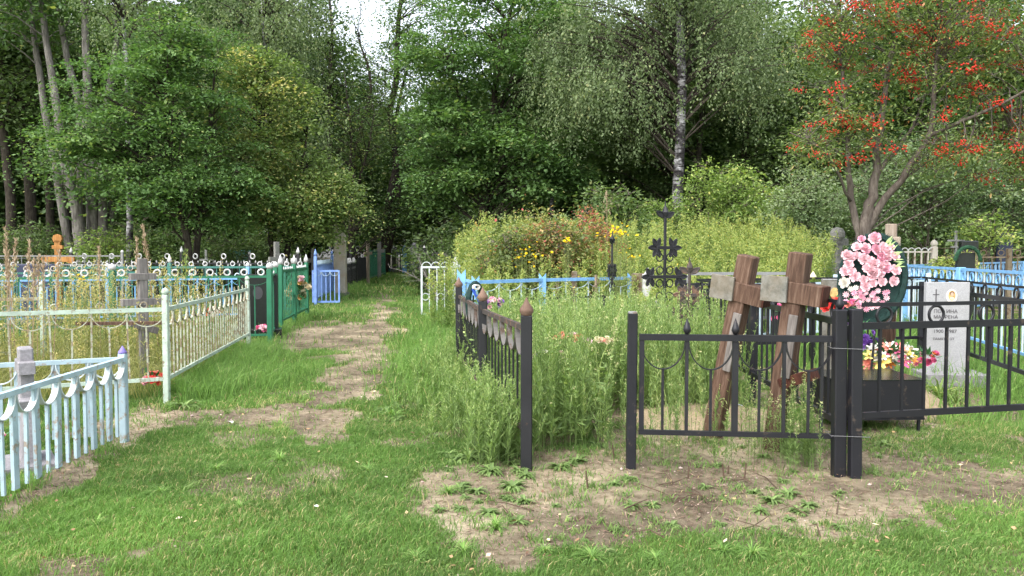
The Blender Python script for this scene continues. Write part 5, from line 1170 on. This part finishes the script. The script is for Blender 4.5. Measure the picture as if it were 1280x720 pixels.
def bouquet(name, label, c, rx, ry, rz, n, mats, size, kinds=('rose', 'daisy'), leaves=24, cat='flowers', face=(0, -.5, .8), seed=0, group=None):
    r = random.Random(seed); t = thing(name, label, cat, c, 0, group)
    for k in range(n):
        while True:
            p = Vector((r.uniform(-1, 1), r.uniform(-1, 1), r.uniform(-1, 1)))
            if .35 < p.length < 1: break
        if p.z < -.3: p.z = -p.z
        if p.y > .3: p.y = -p.y
        d = (p.normalized()+Vector(face)*.9).normalized(); q = d.to_track_quat('Z', 'Y').to_euler()
        obj('flower', flower_mesh(kinds[r.randrange(len(kinds))], mats[r.randrange(len(mats))], r.randrange(2)), t, (p.x*rx, p.y*ry, p.z*rz), q, size*r.uniform(.75, 1.25))
    mb = MB()
    for k in range(leaves):
        a_ = r.uniform(0, 6.28); e = r.uniform(-.2, 1.2); d = Vector((math.cos(a_)*math.cos(e), math.sin(a_)*math.cos(e), math.sin(e))); o = Vector((d.x*rx*.6, d.y*ry*.6, d.z*rz*.5)); L = size*r.uniform(1.6, 3.2); s = Vector((-math.sin(a_), math.cos(a_), 0))*L*.16
        mb.add([o, o+d*L*.5+s, o+d*L, o+d*L*.5-s], [(0, 1, 2, 3)])
    obj('leaves', mb.mesh('leaves', M['plasticgreen']), t)
    return t
# the big pink wreath
wx, wy, wz = X(1088, 7.9), 7.9, Z(345, 7.9)
W = thing('pink_rose_wreath', 'large oval wreath of pink roses with dark green needle rim', 'wreath', (wx, wy, wz), rot=(R(-8), R(8), R(-16)))
mb = MB(); n = 26
def wpt(u): a_ = 6.283*u; return (.285*math.cos(a_)+.03, .05, .43*math.sin(a_)-.02)
needles(mb, wpt, 2600, .075, 9)
mb.ring((.03, .05, -.02), .285, .04, 26, 6, ry=.43); obj('needle_rim', mb.mesh('needle_rim', M['needle']), W)
disc('backing', W, (.02, .06, -.02), .27, .42, .03, 'needle')
r = random.Random(12)
k = 0; placed = []
while k < 118:
    a_ = r.uniform(0, 6.283); q = math.sqrt(r.random()); p = (.245*q*math.cos(a_)-.02, .37*q*math.sin(a_)+.03); low = p[1] < -.12
    sz = r.uniform(.026, .034) if low else r.uniform(.040, .064)
    if any(math.hypot(p[0]-o[0], p[1]-o[1]) < (sz+o[2])*.78 for o in placed) and r.random() > .03: 
        k += .05; continue
    placed.append((p[0], p[1], sz)); k += 1
    d = Vector((p[0]*1.6+r.uniform(-.2, .2), -1, p[1]*1.0+r.uniform(-.1, .3))).normalized()
    mt = r.choice(['pink', 'palepink', 'pink']) if low else r.choice(['palepink', 'pink', 'palepink', 'palepink'])
    if p[1] < -.05 and p[0] < -.1 and r.random() < .5: mt = 'whitep'
    obj('rose' if not low else 'small_flower', flower_mesh('rose' if not low else 'daisy', mt, k % 2 if isinstance(k, int) else 0), W, (p[0], -.03-.05*(1-q), p[1]), d.to_track_quat('Z', 'Y').to_euler(), sz)
mb = MB(); 
for k in range(15):
    a_ = r.uniform(.25, 1.2); o = Vector((.2*math.cos(a_), -.03, .33*math.sin(a_)+.02)); d = Vector((math.cos(a_)+r.uniform(-.5, .5), -.3, math.sin(a_)+r.uniform(-.5, .5))).normalized()*.11; s = Vector((d.z, 0, -d.x))*.08
    mb.add([o, o+d*.5+s, o+d, o+d*.5-s], [(0, 1, 2, 3)])
M['lightleaf'] = flat('pale_plastic_leaf', (.35, .48, .2), .5); obj('leaf_sprays', mb.mesh('leaf_sprays', M['lightleaf']), W)
for k in range(2): 
    mb = MB(); mb.tube([(0, .08, -.40), (.02+.04*k, .14, -1.3)], .012, 6); obj('stand_leg', mb.mesh('stand_leg', M['black']), W, (-.12+.24*k, 0, 0))
bouquet('red_flower_bunch', 'bunch of red and salmon artificial flowers in front of the icon slab', PT(1040, 383, 8.5), .11, .08, .10, 16, ['red', 'salmon', 'red'], .045, seed=2)
bouquet('salmon_flower_bunch', 'salmon pink flowers at the foot of the pink wreath', PT(1062, 382, 7.75), .13, .08, .05, 14, ['salmon', 'pink', 'deeppink'], .035, seed=3)
bouquet('magenta_flower_bunch', 'magenta flowers seen between the two leaning brown crosses', PT(978, 392, 9.6), .12, .08, .2, 16, ['deeppink', 'pink', 'violet'], .04, seed=4)
bouquet('white_flower_bunch', 'white and dark artificial flowers just behind the two black posts', PT(1066, 412, 7.6), .2, .08, .08, 12, ['whitep', 'violet', 'whitep'], .035, seed=5)
bouquet('mixed_flower_bunch', 'yellow, pink and orange lilies heaped behind the black planter', PT(1112, 449, 8.0), .30, .12, .13, 44, ['yellowp', 'yellowp', 'deeppink', 'orangep', 'salmon', 'whitep'], .062, kinds=('lily', 'daisy', 'rose'), leaves=70, seed=6)
bouquet('violet_flower_bunch', 'violet artificial flowers beside the lily heap', PT(1082, 430, 8.15), .13, .08, .10, 16, ['violet'], .045, leaves=20, seed=7)
bouquet('orange_flower_bunch', 'orange and white flowers near the foot of the granite stone', PT(1158, 450, 8.3), .13, .08, .10, 12, ['orangep', 'whitep', 'deeppink'], .04, leaves=26, seed=8)
# grave mound under the bunches
def mound(label, cx, cy, rx, ry, h, mat='soil', name='grave_mound'):
    vs = []; fs = []; n = 24; mrings = 8
    for i in range(mrings+1):
        q = i/mrings
        for k in range(n):
            a_ = 6.283*k/n; x_ = rx*q*math.cos(a_); y_ = ry*q*math.sin(a_); z_ = h*max(0, (1-q**2.5))-.03*q+float(vnoise(x_*6+cx, y_*6+cy, 4))*.03
            vs.append((x_, y_, z_))
    for i in range(mrings):
        for k in range(n): fs.append((i*n+k, i*n+(k+1) % n, (i+1)*n+(k+1) % n, (i+1)*n+k))
    mb = MB(); mb.add(vs, fs); o = obj(name, mb.mesh(name, M[mat], True), None, (cx, cy, H(cx, cy))); tag(o, label, 'grave mound'); return o
M['soil'] = stone('mound_soil', (.26, .19, .12), (.42, .33, .22), 30, 1, (.2, .15, .09))
mound('sandy grave mound under the lilies behind the planter', 3.85, 8.35, .75, .5, .28)
mound('sandy grave mound hidden in the weeds at the foot of the brown crosses', 1.9, 7.6, .9, .9, .09)
# plants with strap leaves at the granite stone
def strap_plant(label, x, y, n, L, mat, seed, w_=.012, name='strap_leaf_plant', el=(.5, 1.3)):
    r = np.random.default_rng(seed); az = r.uniform(0, 6.28, n); P0 = np.zeros((n, 3)); out = []; ll = L*r.uniform(.6, 1.1, n); e0 = r.uniform(*el, n)
    pts = [P0]; e = e0.copy(); p = P0
    for k in range(4):
        p = p+np.stack([np.cos(az)*np.cos(e), np.sin(az)*np.cos(e), np.sin(e)], 1)*(ll/4)[:, None]; e = e-.45; pts.append(p)
    s = np.stack([-np.sin(az), np.cos(az), np.zeros(n)], 1); ws = [w_*.6, w_, w_*.9, w_*.6, .001]
    v = np.stack([q+s*sg*ws[k]*.5 for k, q in enumerate(pts) for sg in (-1, 1)], 1).reshape(-1, 3); o = np.arange(n)[:, None]*10
    f = np.concatenate([o+np.array([[2*k, 2*k+1, 2*k+3, 2*k+2]]) for k in range(4)], 1).ravel()
    me = mesh_np(name, v, f, np.full(4*n, 4), M[mat], False, {'tint': ('FACE', np.repeat(np.clip(r.normal(.6, .2, n), 0, 1), 4))})
    o = obj(name, me, None, (x, y, H(x, y))); tag(o, label, 'plant'); return o
strap_plant('daylily clump with arching yellow green leaves before the granite stone', X(1178, 8.7), 8.7, 46, .55, 'l_lime', 1, .02)
strap_plant('small strap leaved clump beside the granite kerb', X(1200, 8.5), 8.5, 22, .4, 'l_yel', 2, .018)
# rosettes and small plants
GR = 'low green weed rosettes on the bare sandy soil'
ros = None
for i, (px, py, s) in enumerate([(585, 575, 1.3), (615, 590, 1.2), (640, 608, 1.3), (655, 625, 1.0), (700, 585, 1.1), (722, 578, 1.0), (790, 632, .9), (815, 630, .8), (785, 600, .7), (965, 628, 1.1), (985, 620, 1.2), (1010, 635, .9), (840, 655, .8), (900, 655, .7), (560, 570, 1.0), (600, 550, .9), (1000, 565, 1.2), (1105, 560, .9), (1050, 660, .8), (640, 580, .8), (575, 610, .9), (610, 640, 1.0), (995, 640, .8), (745, 560, .8), (230, 512, 1.3), (950, 640, .9)]+[(rng.uniform(545, 660), rng.uniform(540, 660), rng.uniform(.5, 1.0)) for _ in range(22)]+[(rng.uniform(660, 1240), rng.uniform(560, 690), rng.uniform(.4, .8)) for _ in range(26)]+[(rng.uniform(480, 560), rng.uniform(440, 560), rng.uniform(.5, .9)) for _ in range(12)]):
    x, y = G(px, py); s = s*(y/5.0)
    if ros is None:
        ros = strap_plant('low green weed rosette on the bare sandy soil', x, y, 64, .105, 'weed', 31, .015, 'weed_rosette', (.15, 1.2)); ros['group'] = GR; ros.scale = (s,)*3; ros.data.attributes['tint'].data.foreach_set('value', np.clip(np.repeat(np.random.default_rng(5).normal(.33, .15, 64), 4), 0, .8).astype(np.float32))
    else:
        c = ros.copy(); COL.objects.link(c); c.location = (x, y, H(x, y)); c.rotation_euler = (0, 0, i*1.3); c.scale = (s, s, s*.9)
n = 60000; x = rng.uniform(-4.5, 4.5, n); y = rng.uniform(3.5, 10, n); k = frustum(x, y) & (bareness(x, y) < .45) & (fbm(x*2.1, y*2.1, 311) > .56); x, y = x[k], y[k]; n = len(x)
v, f, l = blades(x, y, rng.uniform(.015, .04, n), rng.uniform(.010, .018, n), rng.uniform(.8, 1.4, n), rng.uniform(0, 6.28, n), hgt(x, y)+rng.uniform(.0, .02, n))
tag(obj('clover', mesh_np('clover', v, f, l, M['l_lime'], False, {'tint': ('FACE', np.repeat(np.clip(rng.normal(.25, .12, n), 0, .9), 2))})), 'low broad leaved clover patches among the short grass', 'clover', kind='stuff')
GT = 'taller grass tufts standing out of the short grass'
tf = None
for i, (px, py, s) in enumerate([(620, 660, 1), (740, 700, 1.2), (905, 690, 1.0), (940, 695, 1.2), (560, 615, .9), (430, 660, .9), (300, 640, .8), (520, 700, 1), (1080, 700, .9), (680, 690, .9), (1000, 700, .8), (120, 660, .9), (350, 575, .9), (460, 590, .8), (490, 520, 1.0), (510, 460, 1.1), (270, 590, .8), (580, 690, 1), (820, 700, 1), (1190, 690, .9), (200, 620, .9)]):
    x, y = G(px, py); s = s*(y/4.6)
    if tf is None:
        tf = strap_plant('bright green grass tuft taller than the lawn around it', x, y, 110, .13, 'grass', 35, .005, 'grass_tuft', (.5, 1.5)); tf['group'] = GT; tf.scale = (s,)*3
    else:
        c = tf.copy(); COL.objects.link(c); c.location = (x, y, H(x, y)-.01); c.rotation_euler = (0, 0, i*1.1); c.scale = (s,)*3
# flowers at other plots
bouquet('rose_bunch', 'faded red rose bunch hanging on the low rail beside the mint corner post', PT(191, 476, 8.75), .12, .08, .10, 16, ['salmon', 'red', 'pink'], .045, leaves=10, seed=11)
bouquet('red_white_bunch', 'red and white flowers seen through the mint fence side', PT(266, 392, 12.5), .14, .08, .09, 12, ['red', 'whitep'], .05, leaves=6, seed=12)
bouquet('pink_flower_bunch', 'pink flowers at the foot of the black headstone', PT(328, 412, 14.5), .14, .1, .09, 12, ['deeppink', 'palepink'], .05, leaves=8, seed=13)
bouquet('cream_wreath_bunch', 'cream and ochre funeral wreath behind the green mesh fence', PT(374, 368, 18.5), .28, .1, .42, 40, ['cream', 'palepink', 'gold', 'plasticgreen'], .08, leaves=60, seed=14)
bouquet('yellow_white_bunch', 'small ochre bunch beside the cream wreath', PT(357, 372, 17.8), .16, .1, .16, 12, ['gold', 'cream'], .06, leaves=20, seed=15)
bouquet('small_pink_bunch', 'pink and white flowers inside the cyan fence beside the concrete cross', PT(0, 548, 5.6), .08, .06, .06, 10, ['deeppink', 'whitep'], .03, leaves=10, seed=16)
bouquet('pale_pink_bunch', 'pale pink and violet bouquet behind the rusty capped fence', PT(617, 381, 9.4), .12, .08, .09, 16, ['palepink', 'violet', 'pink'], .04, leaves=8, seed=17)
bouquet('salmon_grave_flowers', 'salmon artificial flowers low among the dense weeds', PT(715, 424, 7.9), .26, .1, .06, 14, ['salmon', 'salmon', 'palepink'], .035, leaves=6, seed=18)
bouquet('peach_grave_flowers', 'peach flowers in the weeds just right of the salmon ones', PT(752, 426, 7.9), .12, .1, .05, 7, ['salmon', 'cream'], .03, leaves=6, seed=19)
bouquet('white_grave_flowers', 'small white and lilac blooms under the salmon flowers in weeds', PT(695, 447, 7.4), .25, .1, .07, 12, ['whitep', 'violet', 'palepink'], .03, leaves=6, seed=20)
# blue ribbon wreath
t = thing('blue_ribbon_wreath', 'dark wreath with bright blue ribbon behind the middle rusty capped post', 'wreath', PT(594, 380, 9.3), rot=(0, 0, .9))
mb = MB(); mb.ring((0, 0, 0), .12, .035, 18, 7, ry=.24); needles(mb, lambda u: (.12*math.cos(6.283*u), 0, .24*math.sin(6.283*u)), 500, .05, 6); obj('needle_rim', mb.mesh('needle_rim', M['needle']), t)
mb = MB(); mb.tube([(-.1, -.05, .18), (-.02, -.07, .05), (.06, -.06, -.1), (.03, -.05, -.35), (.06, -.05, -.7)], .028, 4, sq=(1, .2)); obj('ribbon', mb.mesh('ribbon', M['bluep']), t)
mb = MB(); mb.ring((0, 0, 0), .05, .008, 12, w=.03, ry=.025); obj('white_bow', mb.mesh('white_bow', M['whitep']), t, (-.05, -.06, .2))
mb = MB(); mb.tube([(0, .03, .1), (0, .06, -.98)], .01, 5); obj('stand_leg', mb.mesh('stand_leg', M['black']), t)
# yellow flowers on tall stems (sunroot)
def yellow_plant(label, px, py, Y, n, sp, s, seed, name='yellow_flowering_plant'):
    r = random.Random(seed); x, _, z = PT(px, py, Y); t = thing(name, label, 'flowers', (x, Y, 0)); mb = MB()
    for k in range(n):
        fx, fy, fz = r.gauss(0, sp), r.gauss(0, sp*.5), z+r.gauss(0, sp*.55)
        mb.tube([(fx*.6, fy*.2, 0), (fx*.8, fy*.6, fz*.6), (fx, fy, fz)], .003, 4, cap=False)
        obj('flower', flower_mesh('daisy', 'sunyellow', 0), t, (fx, fy, fz), (r.uniform(-.3, 1.2), r.uniform(-.5, .5), 0), s*.55*r.uniform(.7, 1.2))
    obj('stems', mb.mesh('stems', M['dullstem']), t)
M['dullstem'] = flat('dull_green_stem', (.14, .17, .06), .8); M['sunyellow'] = flat('bright_yellow_petals', (.85, .62, .02), .6, .2, .1)
yellow_plant('tall bright yellow flowers behind the small ornate iron cross', 770, 290, 14.6, 34, .14, .055, 1)
yellow_plant('yellow flowers low in the goldenrod near the arched fence', 660, 318, 15.8, 26, .2, .05, 2)
yellow_plant('single yellow bloom cluster left of the small iron cross', 709, 300, 15, 8, .06, .05, 3)
yellow_plant('yellow blooms scattered in front of the red tipped shrub', 632, 320, 16.6, 20, .25, .05, 4)
yellow_plant('yellow blooms right of the small iron cross', 790, 318, 15.5, 9, .1, .045, 5)
yellow_plant('yellow flowers in the weedy mint plot near the orange cross', 108, 354, 12.4, 12, .1, .045, 6)
# dry stalks
GS = 'dry straw coloured reed grass stalks'
def dry_stalk(label, px, pyt, Y, w_, seed, cat='dry grass', group=None, mat='straw'):
    r = np.random.default_rng(seed); x, _, z = PT(px, pyt, Y); h = z; n = 130
    t = r.random(n)**.8; hl = min(.5, h*.28); P = np.stack([r.normal(0, w_*.65, n)*(1-t*.7)*np.sin(np.pi*np.clip(t*.9+.1, 0, 1)), r.normal(0, w_, n)*(1-t*.7), h-hl+hl*t], 1)
    D = norm(np.stack([r.normal(0, .35, n), r.normal(0, .35, n), np.ones(n)], 1)); Sd = norm(np.cross(D, r.normal(0, 1, (n, 3)))); v, f, l = cards(P, D, Sd, np.full(n, .05), np.full(n, .011))
    xs = np.zeros(2); ys = np.zeros(2); st = np.array([[-.006, 0, 0], [.006, 0, 0], [.005, 0, h*.95], [-.005, 0, h*.95], [0, -.006, 0], [0, .006, 0], [0, .005, h*.95], [0, -.005, h*.95]], float)
    V_, F_, L_, T_ = join([(v, f, l, r.random(n)), (st, np.arange(8), np.array([4, 4]), np.array([.5, .5]))])
    o = obj('dry_reed', mesh_np('dry_reed', V_, F_, L_, M[mat], False, {'tint': ('FACE', T_)}), None, (x, Y, H(x, Y)), (r.normal(0, .04), r.normal(0, .04), 0)); tag(o, label, cat, group); return o
for i, (px, py, Y, w_) in enumerate([(3, 298, 9.5, .03), (18, 284, 9.2, .022), (28, 300, 10, .03), (8, 312, 9, .02), (42, 318, 9.6, .03), (60, 314, 9.3, .03), (122, 308, 10.4, .022), (35, 325, 9, .02), (50, 322, 10, .025), (12, 325, 9.9, .03)]):
    dry_stalk('dry straw coloured reed stalk rising above the weedy mint plot', px, py, Y, w_, 200+i, group=GS)
dry_stalk('tall dry reed head behind the grey wooden cross', 199, 281, 10.3, .03, 230)
dry_stalk('slim dry reed head beside the slim white birch trunk', 168, 296, 10.5, .03, 231)
dry_stalk('broad ochre flowering stalk before the green ring fence', 230, 312, 11, .09, 232, mat='golden')
dry_stalk('dry feathery stalk above the goldenrod by the red tipped shrub', 762, 240, 17.5, .12, 233, mat='straw')
# dead branches heap near the maple
t = thing('dead_branch_heap', 'heap of bare grey dead branches beside the leaning maple trunk', 'branches', (X(575, 26), 26, 0)); r = random.Random(77); mb = MB()
for k in range(60):
    a0 = r.uniform(-1.3, 1.3); h = r.uniform(1.2, 2.9); x0_ = r.uniform(-.9, .9)
    p = Vector((x0_, r.uniform(-.4, .4), 0)); d = Vector((a0*.6, r.uniform(-.3, .3), 1)).normalized(); pth = [p.copy()]; h *= r.uniform(.4, 1)
    for q in range(7):
        d = (d+Vector((r.gauss(0, .28), r.gauss(0, .25), -.04 if q > 3 else .10))).normalized(); p = p+d*h/7; pth.append(p.copy())
        if q > 1: mb.tube([p, p+Vector((r.gauss(0, .22), r.gauss(0, .2), r.uniform(-.05, .3)))], [.009, .003], 3, cap=False)
    mb.tube(pth, [.026*(1-q/9) for q in range(8)], 5)
obj('branches', mb.mesh('branches', M['barkgrey']), t)
t = thing('broken_stump', 'splintered orange wood of a broken branch stub', 'stump', (X(596, 25), 25, 0)); mb = MB(); mb.tube([(0, 0, 0), (.02, 0, 1.6), (.0, 0, 2.4)], [.16, .13, .1], 8); obj('trunk', mb.mesh('trunk', M['bark']), t)
mb = MB()
for k in range(9): mb.tube([(r.uniform(-.1, .1), -.02, 2.25), (r.uniform(-.18, .18), -.06, 2.3+r.uniform(.02, .28))], [.05, .012], 4)
obj('splinters', mb.mesh('splinters', M['orangewood']), t)
# small litter
def scrap(label, px, py, s, mat, seed, z=0.02, name='paper_scrap'):
    r = random.Random(seed); x, y = G(px, py); n = 7; vs = [(0, 0, s*.35)]+[(s*r.uniform(.5, 1)*math.cos(6.28*k/n), s*r.uniform(.4, .9)*math.sin(6.28*k/n), r.uniform(0, s*.5)) for k in range(n)]
    mb = MB(); mb.add(vs, [(0, 1+k, 1+(k+1) % n) for k in range(n)]); o = obj(name, mb.mesh(name, M[mat]), None, (x, y, H(x, y)+z)); tag(o, label, 'litter')
scrap('white paper scrap on the soil strip near the mint corner post', 288, 530, .05, 'paper', 1)
scrap('tiny white scrap lying in the short grass', 395, 644, .018, 'paper', 2, .05)
scrap('pale wrapper on the sandy soil under the right black post', 1180, 668, .025, 'paper', 3)
scrap('crumpled pale blue plastic film inside the scalloped front fence', 922, 512, .08, 'bagblue', 4, .05, 'plastic_film')
scrap('white and orange scrap hanging in the weeds behind the front panel', 866, 478, .05, 'paper', 5, .25)
scrap('pale bark chip on the sandy ground before the front panel', 962, 601, .03, 'palewood', 6)
scrap('white scrap beside the worn path', 500, 497, .04, 'paper', 7)
GW = 'dead twigs scattered on the sandy soil'
for i in range(26):
    px, py = random.uniform(620, 1050), random.uniform(600, 675); x, y = G(px, py); a_ = random.uniform(0, 3.14); L = random.uniform(.12, .45)
    mb = MB(); mb.tube([(0, 0, 0), (L*.5*math.cos(a_), L*.5*math.sin(a_), random.uniform(.0, .05)), (L*math.cos(a_+.15), L*math.sin(a_+.15), random.uniform(0, .03))], [.005, .004, .002], 4)
    tag(obj('dead_twig', mb.mesh('dead_twig', M['twig']), None, (x, y, H(x, y)+.012)), 'thin dead twig lying on the bare sandy soil', 'twig', GW)
for i, (px, py) in enumerate([(905, 595), (910, 592), (860, 596), (735, 610), (715, 590), (768, 575), (930, 598)]):
    x, y = G(px, py); mb = MB(); mb.tube([(0, 0, -.02), (random.uniform(-.02, .02), 0, random.uniform(.05, .13))], [.008, .005], 5)
    tag(obj('cut_stalk', mb.mesh('cut_stalk', M['twig']), None, (x, y, H(x, y))), 'short dark cut weed stalk sticking out of the sand', 'stalk', 'short cut weed stalks in the sand')
for o in S.objects:
    if o.parent is None and 'category' in o.keys() and 'kind' not in o.keys(): o['kind'] = 'thing'
print('objects', len(S.objects))
